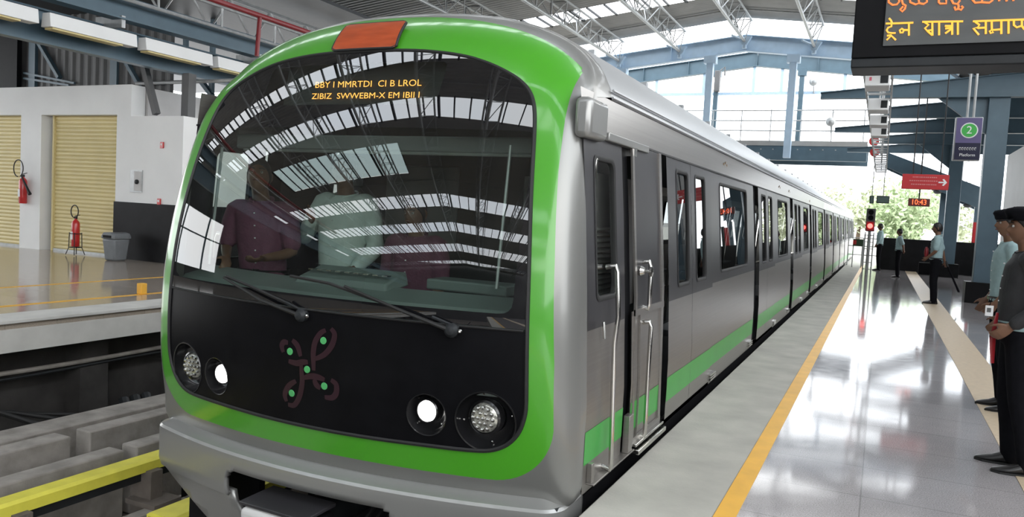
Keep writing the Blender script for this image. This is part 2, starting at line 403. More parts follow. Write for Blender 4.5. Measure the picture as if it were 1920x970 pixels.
TR = [-14.7, -11.8, -8.95, -6.1, -3.2, -0.4, 2.4]
TRN = ['at the left wall side', 'above the left part of the second track', 'above the gap between train and far platform', 'under the roof ridge', 'above the train', 'above the yellow platform line', 'above the right columns']
for i, x in enumerate(TR):
    z = roofz(x)
    t = thing('roof_truss', 'long lattice steel roof truss '+TRN[i], 'roof truss', (x, -47, z-0.9), 'lattice trusses under the roof')
    for dx, zz in ((-0.34, z-0.16), (0.34, z-0.16)):
        MB().tube([(x+dx, -46, zz), (x+dx, 35.5, zz)], 0.045, 8).build('top_chord', m_galv, t)
    MB().tube([(x, -46, z-0.92), (x, 36.1, z-0.92)], 0.062, 8).build('bottom_chord', m_galv, t)
    wb = MB(); y = -20.0; k = 0
    while y < 35:
        for dx in (-0.34, 0.34):
            a = (x, y, z-0.92); b = (x+dx, y+0.7, z-0.16); c = (x, y+1.4, z-0.92)
            wb.tube([a, b], 0.022, 5, caps=False); wb.tube([b, c], 0.022, 5, caps=False)
        wb.tube([(x-0.34, y+0.7, z-0.16), (x+0.34, y+0.7, z-0.16)], 0.02, 5, caps=False)
        y += 1.4
    wb.build('web_lattice', m_galv, t)
# purlins across the roof
for j, y in enumerate([-11.0, -1.5, 4.2, 11.5, 18.5, 26.3, 33.8]):
    tag(MB().tube([(XL, y, roofz(XL)-0.07), (RXC, y, roofz(RXC)-0.07), (XR, y, roofz(XR)-0.07)], 0.035, 6).build('roof_purlin', m_galv), kind='structure')

def portal(y, m, lab, drop=0.0):
    t = thing('portal_frame', lab, 'roof frame', (RXC, y, 9.1), 'gable frames at the open end of the hall')
    zb = lambda x: 9.42-0.115*abs(x-RXC)+drop
    for a, b in ((-17, RXC), (RXC, 4.4)):
        MB().ibeam((a, y, zb(a)), (b, y, zb(b)), 0.32, 0.72, 0.035).build('rafter', m, t)
    mb = MB()
    for x in (-11.7, -9.4, RXC, -3.3, -0.5): mb.box(x-0.012, x+0.012, y-0.15, y+0.15, zb(x)-0.33, zb(x)+0.33)
    mb.build('web_stiffener', m, t)
    MB().box(-17.0, -16.7, y-.15, y+.15, -.06, 7.85).build('end_column', m, t)
    return t
portal(36.4, m_bluel, 'pale blue gable frame with bracket stubs, nearer of the two across the hall end')
gf = portal(40.0, m_blue, 'darker blue gable frame seen just below the paler one at the hall end')
for x in TR[1:-1]:
    z = roofz(x); zc = 9.42-0.115*abs(x-RXC)
    mb = MB(); mb.tube([(x, 36.05, zc-0.30), (x, 36.05, z-0.8)], 0.10, 10)
    mb.prism([(-0.30, 0), (0.30, 0), (0.10, -0.35), (-0.10, -0.35)], lambda a, b, d: Vector((x+a, 36.05+d, z-0.72+b)), -0.12, 0.12)
    mb.tube([(x-0.02, 36.0, zc+0.05), (x-0.45, 35.4, zc+0.15)], 0.05, 6)
    tag(mb.build('truss_bracket', m_bluel), 'pale blue bracket carrying a truss end on the gable frame, '+{-11.8: 'leftmost in view', -8.95: 'second from left', -6.1: 'at the ridge', -3.2: 'just right of the ridge', -0.4: 'near the hanging display board'}[x], 'bracket', 'brackets on the pale gable frame')
# slender columns under the frames, standing on / beside the footbridge
for x, y, z0, lab in ((-7.60, 36.4, -1.5, 'slender pale blue post left of the bridge centre'), (-4.03, 36.4, 4.4, 'slender pale blue post standing on the footbridge right of centre'), (-11.75, 36.4, -1.5, 'pale blue post just above the train roof at left'),
                 (-7.9, 39.6, 5.12, 'thin darker post with a lamp, behind the left bridge post'), (-3.95, 39.6, 5.12, 'thin darker post behind the right bridge post')):
    zt = 9.42-0.115*abs(x-RXC)-0.34
    t = thing('steel_post', lab, 'post', (x, y, z0), 'posts at the open end of the hall')
    r = 0.15 if y < 38 else 0.11
    MB().box(x-r, x+r, y-r, y+r, z0, zt).build('shaft', m_bluel if y < 38 else m_blue, t, bevel=0.01)
    MB().box(x-r*1.8, x+r*1.8, y-r*1.4, y+r*1.4, zt-0.34, zt).build('cap_plate', m_bluel if y < 38 else m_blue, t)
# end glazing frame above the bridge
MB().box(-12, -0.8, 39.94, 40.04, 7.70, 7.84).build('glazing_rail', m_bluel, gf)
for x in (-11.0, -8.6, -6.2, -4.9, -2.1): MB().box(x-0.07, x+0.07, 39.94, 40.04, 7.84, 9.42-0.115*abs(x-RXC)-0.355).build('glazing_upright', m_bluel, gf)
# footbridge
t = thing('footbridge', 'grey steel footbridge crossing over the tracks at the hall end', 'footbridge', (-6, 38, 4.4))
MB().box(-17, -0.85, 37.0, 37.25, 4.35, 5.05).box(-17, -0.85, 39.6, 39.85, 4.35, 5.05).build('side_girder', m_blue, t)
MB().box(-17, -0.85, 37.0, 39.8, 5.0, 5.12).build('deck', m_conc, t)
MB().box(-17, -0.85, 36.96, 37.0, 4.98, 5.2).build('kerb_plate', m_sheet, t)
for x in (-16.6, -12.6): MB().box(x-.25, x+.25, 37.6, 39.2, -0.06, 4.99).build('pier', m_conc, t)
for zz in (5.65, 6.1, 6.55): MB().tube([(-17, 37.05, zz), (-0.9, 37.05, zz)], 0.028, 6).build('rail', m_galv, t)
for k in range(13):
    x = -16.4+k*1.28; MB().tube([(x, 37.05, 5.1), (x, 37.05, 6.58)], 0.028, 6).build('rail_post', m_galv, t)
mb = MB()
for k in range(22): mb.ball((-12.5+k*0.52, 36.99, 4.82), 0.035, 6)
mb.build('rivet_row', m_galv, t)
# cctv domes and lamp out there
for (px, py, Y, lab) in ((1525, 153, 39.7, 'round grey camera dome on a stalk below the gable frame'), (1557, 228, 37.0, 'round grey camera dome on a stalk in front of the bridge railing')):
    p = ony(px, py, Y); t = thing('camera_dome', lab, 'camera', p)
    MB().lathe([(0.02, -0.05), (0.19, -0.03), (0.20, 0.06), (0.12, 0.20), (0.02, 0.24)], p, (0.3, -0.9, -0.35), 16).build('housing', m_galv, t)
    MB().tube([p+Vector((0, 0.05, -0.05)), p+Vector((0.05, 0.2, -0.5)), Vector((p.x+.05, 39.95, 7.78)) if Y > 38 else Vector((p.x+.1, 37.05, 6.5))], 0.03, 6).build('stalk', m_galv, t)
p = ony(1346, 150, 39.3); t = thing('flood_light', 'grey floodlight box fixed to a thin post above the bridge', 'lamp', p)
MB().box(p.x-0.16, p.x+0.10, p.y-0.1, p.y+0.22, p.z-0.55, p.z+0.45).build('housing', m_clad, t, bevel=0.03)
MB().tube([p+Vector((0.1, 0, .45)), p+Vector((0.3, 0, .62)), p+Vector((0.32, 0, .2))], 0.04, 6).build('arm', m_clad, t)
# short blue arms at the left tips of the platform canopy
# ---- right columns and canopy brackets
for y, lab in ((20.15, 'wide blue steel column with black plinth, nearest on the platform'), (30.7, 'wide blue steel column behind the guard with the baton')):
    t = thing('platform_column', lab, 'column', (2.02, y, 0), 'columns along the platform')
    MB().box(1.88, 2.28, y-0.15, y+0.2, 0.0, 5.0).build('shaft', m_blue, t, bevel=0.008)
    MB().box(1.74, 2.42, y-0.22, y+0.34, 0, 0.46).build('plinth', m_blackst, t, bevel=0.01)
    MB().prism([(1.88, 4.5), (0.9, 4.5), (1.88, 3.7)], lambda a, b, d: Vector((a, y+d, b)), -0.05, 0.05).build('gusset', m_blue, t)
BR = [(20.0, -1.55), (23.5, -0.2), (27.0, -1.6), (30.5, -0.2), (34.0, -1.5)]
BL = ['nearest, just under the display board', 'second from the camera, shorter', 'third from the camera', 'fourth from the camera, shorter', 'farthest']
for (y, x0), lb in zip(BR, BL):
    h = lambda x: 0.11+0.095*(x+1.55)
    mb = MB().prism([(x0, 4.5), (6.5, 4.5), (6.5, 4.5+h(4.5)), (2.5, 4.5+h(2.5)), (x0, 4.5+h(x0))], lambda a, b, d: Vector((a, y+d, b)), -0.02, 0.02)
    mb.box(x0, 6.5, y-0.11, y+0.11, 4.485, 4.505)
    mb.hexa([(x0, y-.11, 4.5+h(x0)), (2.5, y-.11, 4.5+h(2.5)), (2.5, y+.11, 4.5+h(2.5)), (x0, y+.11, 4.5+h(x0)), (x0, y-.11, 4.52+h(x0)), (2.5, y-.11, 4.52+h(2.5)), (2.5, y+.11, 4.52+h(2.5)), (x0, y+.11, 4.52+h(x0))])
    tag(mb.build('canopy_girder', m_blue), 'tapered blue canopy arm reaching over the platform, '+lb, 'beam', 'canopy arms over the platform')
struct(MB().box(1.3, 7.0, 19, 35, 5.08, 5.16), 'ceiling_canopy_sheet', m_darkst)
t = thing('canopy_tie', 'thin white and blue tie struts lying over the canopy arms', 'strut', (1.5, 22, 5))
for k in range(5): MB().beam((1.0+0.45*k, 19.6+k*0.4, 5.03), (1.5+0.45*k, 21.4+k*.4, 5.03), 0.06, 0.04).build('strut', m_bluel, t)
# stair flight behind the second column
A, B, C_, D_ = ony(1662, 285, 34.6), ony(1662, 313, 34.6), ony(1842, 395, 34.6), ony(1842, 352, 34.6)
t = thing('stair_flight', 'blue sloping stair stringer with round lamps underneath, behind the columns', 'stairs', B)
MB().prism([(q.x, q.z) for q in (A, B, C_, D_)], lambda a, b, d: Vector((a, 34.6+d, b)), 0, 0.08).build('stringer', m_blue, t)
MB().prism([(q.x, q.z) for q in (A, B, C_, D_)], lambda a, b, d: Vector((a, 36.0+d, b)), 0, 0.08).build('stringer', m_blue, t)
mb = MB(); n = 13
for k in range(n):
    f = (k+0.5)/n; q = B.lerp(C_, f)+Vector((0, 0, 0.16)); mb.box(q.x-0.15, q.x+0.15, 34.66, 36.02, q.z-0.02, q.z+0.02)
mb.build('tread', m_darkst, t)
MB().box(1.95, 2.15, 35.2, 35.4, -1.5, 3.1).box(C_.x-.2, C_.x, 35.2, 35.4, -1.5, C_.z+.2).build('support_post', m_blue, t)
for f in (0.30, 0.55, 0.70, 0.86):
    q = B.lerp(C_, f); MB().lathe([(0.14, 0), (0.16, -0.06), (0.10, -0.13), (0.02, -0.15)], (q.x, 34.9, q.z+0.02), (0, 0, 1), 14).build('lamp', m_clad, t)

# ---- steelwork over the far platform (upper left of the view)
BX = -13.2
t = thing('eaves_beam', 'long dark blue steel beam over the shutter room carrying strip lights', 'beam', (BX, 0, 4))
MB().ibeam((BX-0.5, -35, 4.28), (BX-0.5, 34, 4.28), 0.22, 0.6, 0.03).build('lower_girder', m_blue, t)
MB().ibeam((BX, -35, 4.86), (BX, 34, 4.86), 0.30, 0.42, 0.03).build('upper_girder', m_blue, t)
for y in (-8, 0.2, 6, 10.4, 14, 20): MB().box(BX-0.62, BX+0.1, y-0.04, y+0.04, 4.5, 4.72).build('bracket', m_galv, t)
for k, (a, b, lab) in enumerate(((3.0, 4.8, 'out of the corner of the view'), (5.0, 6.75, 'cut by the left edge'), (6.9, 8.78, 'leftmost whole one'), (8.98, 10.72, 'over the shutter room'), (10.92, 12.6, 'last before the train roof'), (12.75, 14.4, 'half hidden by the train'))):
    t = thing('strip_light', 'white strip light under the blue eaves beam, '+lab, 'strip light', (BX-0.05, (a+b)/2, 4.2), 'strip lights under the eaves beam')
    x0, x1 = BX-0.16, BX+0.10
    MB().hexa([(x0, a, 4.20), (x1, a, 4.20), (x1, b, 4.20), (x0, b, 4.20), (x0+.03, a, 4.44), (x1-.03, a, 4.44), (x1-.03, b, 4.44), (x0+.03, b, 4.44)]).build('housing', m_white, t, bevel=0.01)
    MB().box(x0+.02, x1-.02, a+0.05, b-0.30, 4.165, 4.198).build('diffuser', m_shutter, t, bevel=0.01)
t = thing('service_rail', 'pair of grey pipes with short uprights running along above the beam', 'pipe rail', (BX+0.3, 0, 5))
for zz in (4.98, 5.42): MB().tube([(BX+0.3, -20, zz), (BX+0.3, 34, zz)], 0.035, 8).build('pipe', m_galv, t)
for k in range(12): MB().tube([(BX+0.3, 3+k*1.6, 4.98), (BX+0.3, 3+k*1.6, 5.42)], 0.025, 6).build('upright', m_galv, t)
q = onx(410, 3, -12.0); z = q.z
t = thing('sprinkler_pipe', 'dark red water pipe running towards the train roof with a drop leg', 'pipe', (-12, 10, z))
MB().tube([(-12, -10, z), (-12, 15.2, z)], 0.055, 10).build('main_pipe', m_redp, t)
MB().tube([(-12, 12.75, z), (-12.05, 12.75, 4.4)], 0.045, 8).build('drop_leg', m_redp, t)
MB().tube([(-12, 13.9, z-0.32), (-10.4, 13.9, z-0.28)], 0.04, 8).build('branch', m_redp, t)
# column standing on the lower roof of the room and bracing
t = thing('roof_post', 'grey steel post rising behind the white room into the eaves beam', 'post', (-13.52, 12.35, 3.05))
MB().box(-13.62, -13.42, 12.25, 12.45, 3.04, 4.0).build('shaft', m_clad, t)
t = thing('sloping_brace', 'grey diagonal brace leaning on the white room behind its corner', 'brace', (-14.3, 12.6, 3.05))
MB().beam((-14.50, 12.0, 4.25), (-14.05, 12.0, 3.11), 0.12, 0.12).build('brace', m_clad, t)
MB().tube([(-15.3, 12.5, 3.86), (-10.5, 12.9, 3.95)], 0.04, 6).build('tie_pipe', m_galv, t)
# clad back wall of the far platform with posts and diagonals
YB = 16.0
mb = MB(); rings = []
n = 44
for k in range(n*4+1):
    x = -33+(-18.1+33)*k/(n*4); d = (0, 0, 0.05, 0.05)[k % 4]; rings.append([Vector((x, YB-d, 3.3)), Vector((x, YB-d, 6.6))])
mb.loft(rings, False, closed=False)
struct(mb, 'wall_cladding', m_clad, smooth=0, fix=False)
t = thing('wall_frame', 'blue posts and diagonal braces in front of the grey corrugated wall', 'wall frame', (-21, YB-.1, 3.5))
def pxb(x, y, Y=YB-0.12): return ony(x, y, Y)
for a, b, wd in (((213, 105), (213, 160), .28), ((60, 75), (60, 160), .30), ((345, 110), (345, 160), .12), ((395, 130), (395, 190), .12)):
    A, B = pxb(*a), pxb(*b); MB().box(A.x-wd/2, A.x+wd/2, A.y, A.y+0.1, B.z-0.6, A.z+1.5).build('post', m_blue, t)
for a, b in (((72, 78), (112, 146)), ((236, 115), (262, 160)), ((368, 140), (398, 180))):
    A, B = pxb(*a), pxb(*b); MB().beam(A, B, 0.14, 0.10).build('diagonal', m_blue, t)
for a, b in (((45, 137), (140, 156)), ((45, 147), (130, 160)), ((270, 158), (420, 150))):
    A, B = pxb(*a), pxb(*b); MB().beam(A, B, 0.06, 0.06).build('rail', m_blue, t)
A, B = pxb(6, 62), pxb(42, 158)
struct(MB().box(A.x, B.x, YB-0.3, YB-0.15, B.z-1.0, A.z+0.6), 'door_1', m_black)
struct(MB().box(-33, -18.0, 7, 30, 6.6, 6.7).box(-18.0, -12.3, 3, 30, 6.15, 6.23), 'ceiling_left_shade_sheets', m_darkst)  # dark sheets added to stand in for the backlit, shaded roof at upper left
t = thing('lattice_bridge', 'pale steel lattice between the pipes and the dark roof', 'lattice', (-13.6, 10, 5.6))
MB().tube([(-13.8, -5, 5.95), (-13.8, 30, 5.95)], 0.04, 6).build('chord', m_galv, t)
mb = MB()
for k in range(16): mb.tube([(-13.8, 2+k*1.3, 5.95), (-13.7, 2.65+k*1.3, 5.1), (-13.8, 3.3+k*1.3, 5.95)], 0.03, 5)
mb.build('web_lattice', m_galv, t)

# ================================================================== TRAIN
TX = -2.744                                   # centre line of the train
PF = np.polyfit([.1, .29, .5, .96, 1.24, 1.57, 1.85, 2.115, 2.25, 2.37, 2.53, 2.65], [3.42, 3.39, 3.36, 3.34, 3.37, 3.45, 3.53, 3.63, 3.70, 3.76, 3.85, 3.95], 4)
DPF = np.polyder(PF)
def FY(x, z): return float(np.polyval(PF, z))+0.12*x*x     # depth of the cab front
def FN(x, z): v = Vector((0.24*x, -1, float(np.polyval(DPF, z)))); return v.normalized()
def FP(x, z, off=0.0):                        # point on the cab front, raised by off
    return Vector((TX+x, FY(x, z), z))+FN(x, z)*off
def pxF(px, py):                              # photo point -> (x, z) on the cab front
    Y = 3.5
    for _ in range(40): p = ony(px, py, Y); Y = FY(p.x-TX, p.z)
    return (p.x-TX, p.z)
WZ = np.array([-1, .1, .5, 1.0, 1.5, 1.9, 2.15]); WW = np.array([1.44, 1.44, 1.44, 1.412, 1.372, 1.333, 1.30])
def wz(z): return float(np.interp(z, WZ, WW))
TR_END = 45.0
train = thing('metro_train', 'silver metro train with bright green cab frame and black front standing at the platform', 'train', (TX, 3.4, -1.1))

# body outline (right half then mirrored)
half = [(0, -0.05), (0.6, -0.05), (1.2, -0.05), (1.38, -0.03), (1.44, 0.06), (1.44, 0.5)]
half += [(wz(z), z) for z in (0.8, 1.0, 1.25, 1.5, 1.75, 1.95)]
for k in range(0, 25):
    a = math.radians(k*90/24); x = 1.318*abs(math.cos(a))**(2/2.5); z = 2.02+0.65*abs(math.sin(a))**(2/2.5); half.append((x, z))
outl = half+[(-x, z) for x, z in half[::-1][1:-1]]
CEN = Vector((0, 1.25))
def radial(poly, ang):
    d = Vector((math.cos(ang), math.sin(ang))); best = None
    for i in range(len(poly)):
        a = Vector(poly[i])-CEN; b = Vector(poly[(i+1) % len(poly)])-CEN; e = b-a
        den = d.x*e.y-d.y*e.x
        if abs(den) < 1e-12: continue
        t = (a.x*e.y-a.y*e.x)/den; u = (a.x*d.y-a.y*d.x)/den
        if t > 0 and -1e-6 <= u <= 1+1e-6 and (best is None or t > best): best = t
    return CEN+d*best
NA = 288
angs = [2*math.pi*k/NA for k in range(NA)]
O = [radial(outl, a) for a in angs]
def nrm(loop, i):
    a = loop[i-3]; b = loop[(i+3) % len(loop)]; t = (b-a).normalized(); return Vector((t.y, -t.x))
mask_r = [(0, .262), (.37, .265), (.70, .272), (.95, .275), (1.05, .285), (1.13, .325), (1.185, .39), (1.212, .47), (1.222, .55), (1.205, .96), (1.188, 1.236), (1.153, 1.57), (1.12, 1.85), (1.09, 2.02), (1.045, 2.115), (.97, 2.18), (.88, 2.228), (.78, 2.27), (.64, 2.312), (.42, 2.342), (.2, 2.352), (0, 2.354)]
mask = [Vector(p) for p in mask_r]+[Vector((-x, z)) for x, z in mask_r[::-1][1:-1]]
for _ in range(2):                            # round the corners of the outline
    mask = [q for i in range(len(mask)) for q in (mask[i].lerp(mask[(i+1) % len(mask)], .25), mask[i].lerp(mask[(i+1) % len(mask)], .75))]
mask_t = [(p.x, p.y) for p in mask]
NR = []
for i in range(NA): NR.append(nrm(O, i))
I = []; RC = []
for i in range(NA):
    z = O[i].y; r = 0.12+0.20*min(1, max(0, (z-2.0)/0.35))
    if z < 0.1: r = 0.05
    RC.append(r); I.append(O[i]-NR[i]*r)
for _ in range(4): I = [(I[i-1]+I[i]*2+I[(i+1) % NA])/4 for i in range(NA)]
Bm = [radial(mask_t, math.atan2(I[i].y-CEN.y, I[i].x-CEN.x)) for i in range(NA)]
def gpaint(x, z, y):                          # > 0 inside the green frame
    ax = abs(x); xg = float(np.interp(z, [0, .4, .75, 1.28, 1.7, 2.1, 2.25, 2.4], [1.345, 1.35, 1.342, 1.302, 1.262, 1.236, 1.235, 1.25]))
    s = min(xg-ax, z-0.125)
    if ax > xg-.31 and z < .435: s = .31-math.hypot(ax-(xg-.31), z-.435)
    return min(s, 4.03-y) if z > 2.0 else s
mb = MB(); rings = []; KB = 9
for k in range(KB):
    f = k/(KB-1); rings.append([(lambda q: Vector((TX+q.x, FY(q.x, q.y), q.y)))(Bm[i].lerp(I[i], f)) for i in range(NA)])
for k in range(1, 9):
    th = math.radians(90*k/8); rr = []
    for i in range(NA):
        q = I[i].lerp(O[i], math.sin(th)); ry = RC[i] if RC[i] < .2 else RC[i]*0.9
        rr.append(Vector((TX+q.x, FY(q.x, q.y)+ry*(1-math.cos(th)), q.y)))
    rings.append(rr)
def yend(z): return 3.80 if z < 2.13 else 4.32
rings.append([Vector((p.x, max(p.y+0.01, yend(p.z)), p.z)) for p in rings[-1]])
mb.loft(rings, False)
paint = [gpaint(p.x-TX, p.z, p.y) for p in mb.v]
m_nose = mat('cab_shell_paint', (0.24, 0.24, 0.23), 0.34, 0.5, var=0.03, scale=2, coat=0.25)
t_ = m_nose.node_tree; pb = t_.nodes['Principled BSDF']; out_ = t_.nodes['Material Output']
pg = t_.nodes.new('ShaderNodeBsdfPrincipled'); pg.inputs['Base Color'].default_value = (0.062, 0.315, 0.018, 1); pg.inputs['Roughness'].default_value = 0.3; pg.inputs['Coat Weight'].default_value = 0.8; pg.inputs['Coat Roughness'].default_value = 0.08
at = t_.nodes.new('ShaderNodeAttribute'); at.attribute_name = 'paint'; g = t_.nodes.new('ShaderNodeMath'); g.operation = 'GREATER_THAN'; g.inputs[1].default_value = 0.0
mx = t_.nodes.new('ShaderNodeMixShader'); L_ = t_.links
L_.new(at.outputs['Fac'], g.inputs[0]); L_.new(g.outputs[0], mx.inputs['Fac']); L_.new(pb.outputs[0], mx.inputs[1]); L_.new(pg.outputs[0], mx.inputs[2]); L_.new(mx.outputs[0], out_.inputs['Surface'])
tag(mb.build('cab_shell', m_nose, train, attrs={'paint': paint}, smooth=60), 'green frame and silver corners of the cab')

# black front mask below the glass, with four round recesses
ZS = 0.905
def clip(poly, z0, keep_above):
    o = []; n = len(poly)
    for i in range(n):
        a = poly[i]; b = poly[(i+1) % n]; ia = (a[1] >= z0) == keep_above; ib = (b[1] >= z0) == keep_above
        if ia: o.append(a)
        if ia != ib: t = (z0-a[1])/(b[1]-a[1]); o.append((a[0]+(b[0]-a[0])*t, z0))
    return o
def dens(poly, s=0.05):
    o = []
    for i in range(len(poly)):
        a = Vector(poly[i]); b = Vector(poly[(i+1) % len(poly)]); n = max(1, int((b-a).length/s))
        o += [tuple(a.lerp(b, k/n)) for k in range(n)]
    return o
low = dens(clip(mask_t, ZS, False)); up = dens(clip(mask_t, ZS+0.012, True))
LB = [(-1.02, .435, .150, .152), (1.02, .435, .150, .152)]; LS = [(-.715, .436, .104, .108), (.715, .436, .104, .108)]
def ell(c, k=1.0, n=36): return [(c[0]+c[2]*k*math.cos(2*math.pi*i/n), c[1]+c[3]*k*math.sin(2*math.pi*i/n)) for i in range(n)]
holes = [ell(c) for c in LB+LS]
vs, fs = cdt(low, holes, (0.05, 0.05))
mb = MB().add([FP(a, b, 0.002) for a, b in vs], fs)
mb.build('front_mask', m_gblack, train, normals=[FN(a, b) for a, b in vs], fix=False)
# windscreen: one curved pane with a black printed border
vs, fs = cdt(up, (), (0.04, 0.04))
def sdbox(x, z, x0, x1, z0, z1, r):
    qx = abs(x-(x0+x1)/2)-(x1-x0)/2+r; qz = abs(z-(z0+z1)/2)-(z1-z0)/2+r
    return r-(math.hypot(max(qx, 0), max(qz, 0))+min(max(qx, qz), 0))
def clearf(x, z): return max(sdbox(x, z, -1.16, 1.13, 0.985, 1.90, .06), sdbox(x, z, -.66, .56, 2.03, 2.275, .02))
mb = MB().add([FP(a, b, 0.006) for a, b in vs], fs)
mb.build('windscreen', m_wind, train, normals=[FN(a, b) for a, b in vs], fix=False, attrs={'clear': [clearf(a, b) for a, b in vs]})
mb = MB(); mb.tube([FP(x, ZS+0.004, 0.006) for x in np.linspace(-1.19, 1.19, 40)], 0.006, 6)
mb.tube([FP(p[0], p[1], 0.004) for p in dens(mask_t)+[mask_t[0]]], 0.011, 6, caps=False)
mb.build('windscreen_gasket', m_rubber, train)

m_lens_lit = emit('lit_lamp_lens', (1.0, 0.98, 0.95), 5.0, (0.8, 0.8, 0.8))
m_lens = mat('led_cluster_lens', (0.42, 0.42, 0.38), 0.15, 0.6, var=0.75, scale=42)
m_bowl = mat('lamp_bowl_black', (0.012, 0.012, 0.013), 0.22, var=0.2, coat=0.5)
for c, big in [(c, True) for c in LB]+[(c, False) for c in LS]:
    lab = ('large round lamp cluster, unlit' if big else 'small round headlight, lit')
    mb = MB(); prof = ((1.0, .003), (0.99, -.02), (.93, -.05), (.84, -.075), (.62, -.085))
    sh = 0.02 if big else 0.0
    mb.loft([[FP(a, b, d) for a, b in ell((c[0], c[1], c[2]*k, c[3]*k))] for k, d in prof], False)
    mb.loft([[FP(a, b, d) for a, b in ell((c[0], c[1], c[2]*k, c[3]*k))] for k, d in ((1.04, .002), (1.03, .007), (0.985, .005), (0.985, -.01))], False)
    h = tag(mb.build('headlight', m_bowl, train, smooth=50), lab)
    r = 0.078 if big else 0.055
    cc = FP(c[0], c[1], -0.088); n_ = Vector((0, -1, 0.0))
    MB().lathe([(r, 0), (r, 0.05), (r*.95, 0.062), (r*.6, 0.07), (0.004, 0.072)], cc, n_, 28).build('lens', m_lens if big else m_lens_lit, h, smooth=60)
    MB().lathe([(r*1.02, 0.0), (r*1.16, 0.0), (r*1.16, 0.055), (r*1.02, 0.060)], cc, n_, 28, caps=False).build('bezel', m_bowl, h)
    mb = MB()
    for k in range(4):
        a = math.radians(45+90*k) if not big else math.radians(90*k+10)
        mb.ball(FP(c[0]+c[2]*.84*math.cos(a), c[1]+c[3]*.84*math.sin(a), -0.055), 0.006, 6)
    mb.build('screw', m_chrome, h)
    if big:
        mb = MB()
        for j, (rr, nn) in enumerate(((0, 1), (.028, 6), (.056, 12))):
            for k in range(nn): mb.ball(cc+n_*0.072+Vector((rr*math.cos(2*math.pi*k/nn), 0, rr*math.sin(2*math.pi*k/nn))), 0.011, 6)
        mb.build('led', m_chrome, h)
# wipers
def wiper(piv, mid, tip, blade):
    w0 = MB(); P, Mi, T = [Vector((*p, 0)) for p in (piv, mid, tip)]
    pts = [FP(*pxF(*piv), .035), FP(*pxF(*mid), .05), FP(*pxF(*tip), .03)]
    w0.tube(pts, [0.012, 0.009, 0.007], 8)
    o = w0.build('wiper', m_rubber, train)
    a, b = pxF(*piv)
    MB().lathe([(0.035, -.0), (0.037, 0.03), (0.022, 0.05), (0.004, 0.055)], FP(a, b, 0), FN(a, b), 16).build('pivot_cap', m_darkst, o)
    MB().tube([FP(a+.035, b+.015, .02), FP(a-.10, b+.06, .035)], 0.008, 6).build('tie_link', m_darkst, o)
    MB().ball(FP(a+.045, b, .03), 0.012, 8).build('bolt', m_chrome, o)
    bp = [FP(*pxF(*q), .014) for q in blade]
    MB().tube(bp, 0.009, 6).build('blade', m_rubber, o)
wiper((570, 591), (500, 562), (428, 521), ((428, 519), (470, 536), (545, 570)))
wiper((849, 619), (760, 582), (652, 537), ((548, 518), (620, 532), (715, 566)))
# roof light / marker lamp
lp = [(628, 92), (646, 49), (650, 45), (755, 42), (760, 46), (747, 84), (741, 88), (633, 93)]
q = [Vector(a) for a in ((-.226, 2.360), (-.238, 2.530), (.182, 2.535), (.214, 2.362))]
q = [p for i in range(4) for p in (q[i].lerp(q[(i+1) % 4], .06), q[i].lerp(q[(i+1) % 4], .94))]
q = [p for i in range(8) for p in ([q[i], q[(i+1) % 8]] if i % 2 == 0 else [q[i].lerp(q[(i+1) % 8], .5)])]
q = [tuple(p) for p in q]
def NP(x, z, off):                            # point on the curved crown above the glass
    k = min(1, max(0, (z-2.36)/.31)); th = math.asin(min(1, k)); return Vector((TX+x, FY(x, z)+.28*(1-math.cos(th)), z))+Vector((0, -off*math.cos(th*.8), off*math.sin(th*.8)+0.3*off))
m_lampr = mat('amber_red_lamp_glass', (0.42, 0.075, 0.025), 0.12, var=0.15, coat=0.8, stretch=(1, 1, 6))
C4 = [Vector(p) for p in ((-.226, 2.360), (.214, 2.362), (.182, 2.535), (-.238, 2.530))]
mb = MB().loft([[NP(*(C4[0].lerp(C4[1], u).lerp(C4[3].lerp(C4[2], u), v)), .024) for u in np.linspace(.008, .992, 15)] for v in np.linspace(.012, .988, 9)], False, closed=False)
mb.build('marker_lamp', m_lampr, train, smooth=60)
mb = MB().tube([NP(a, b, .018) for a, b in dens(q, .03)+[q[0]]], 0.008, 6, caps=False); mb.build('marker_lamp_gasket', m_rubber, train)

# emblem: purple looping ribbon with green dots, seen on the black mask
m_purple = mat('dark_purple_ribbon', (0.024, 0.005, 0.012), 0.35, var=0.15)
m_gdot = mat('green_dot_paint', (0.08, 0.40, 0.13), 0.4, var=0.05)
def em(p): return pxF(500+p[0]/5.106, 590+p[1]/5.106)
def ribbon(pts, wd, mb):
    P = [Vector(em(p)) for p in pts]; 
    Q = []
    for i in range(len(P)-1):                 # catmull smoothing
        p0, p1, p2, p3 = P[max(i-1, 0)], P[i], P[i+1], P[min(i+2, len(P)-1)]
        for k in range(6):
            t = k/6; Q.append(0.5*((2*p1)+(p2-p0)*t+(2*p0-5*p1+4*p2-p3)*t*t+(3*p1-p0-3*p2+p3)*t**3))
    Q.append(P[-1]); r1 = []; r2 = []
    for i, p in enumerate(Q):
        d = (Q[min(i+1, len(Q)-1)]-Q[max(i-1, 0)]).normalized(); n = Vector((-d.y, d.x)); f = math.sin(math.pi*(0.12+0.76*i/(len(Q)-1)))
        w_ = wd*(0.45+0.55*f)/2; r1.append(FP(*(p+n*w_), .0045)); r2.append(FP(*(p-n*w_), .0045))
    mb.loft([[a, b] for a, b in zip(r1, r2)], False, closed=False)
mb = MB()
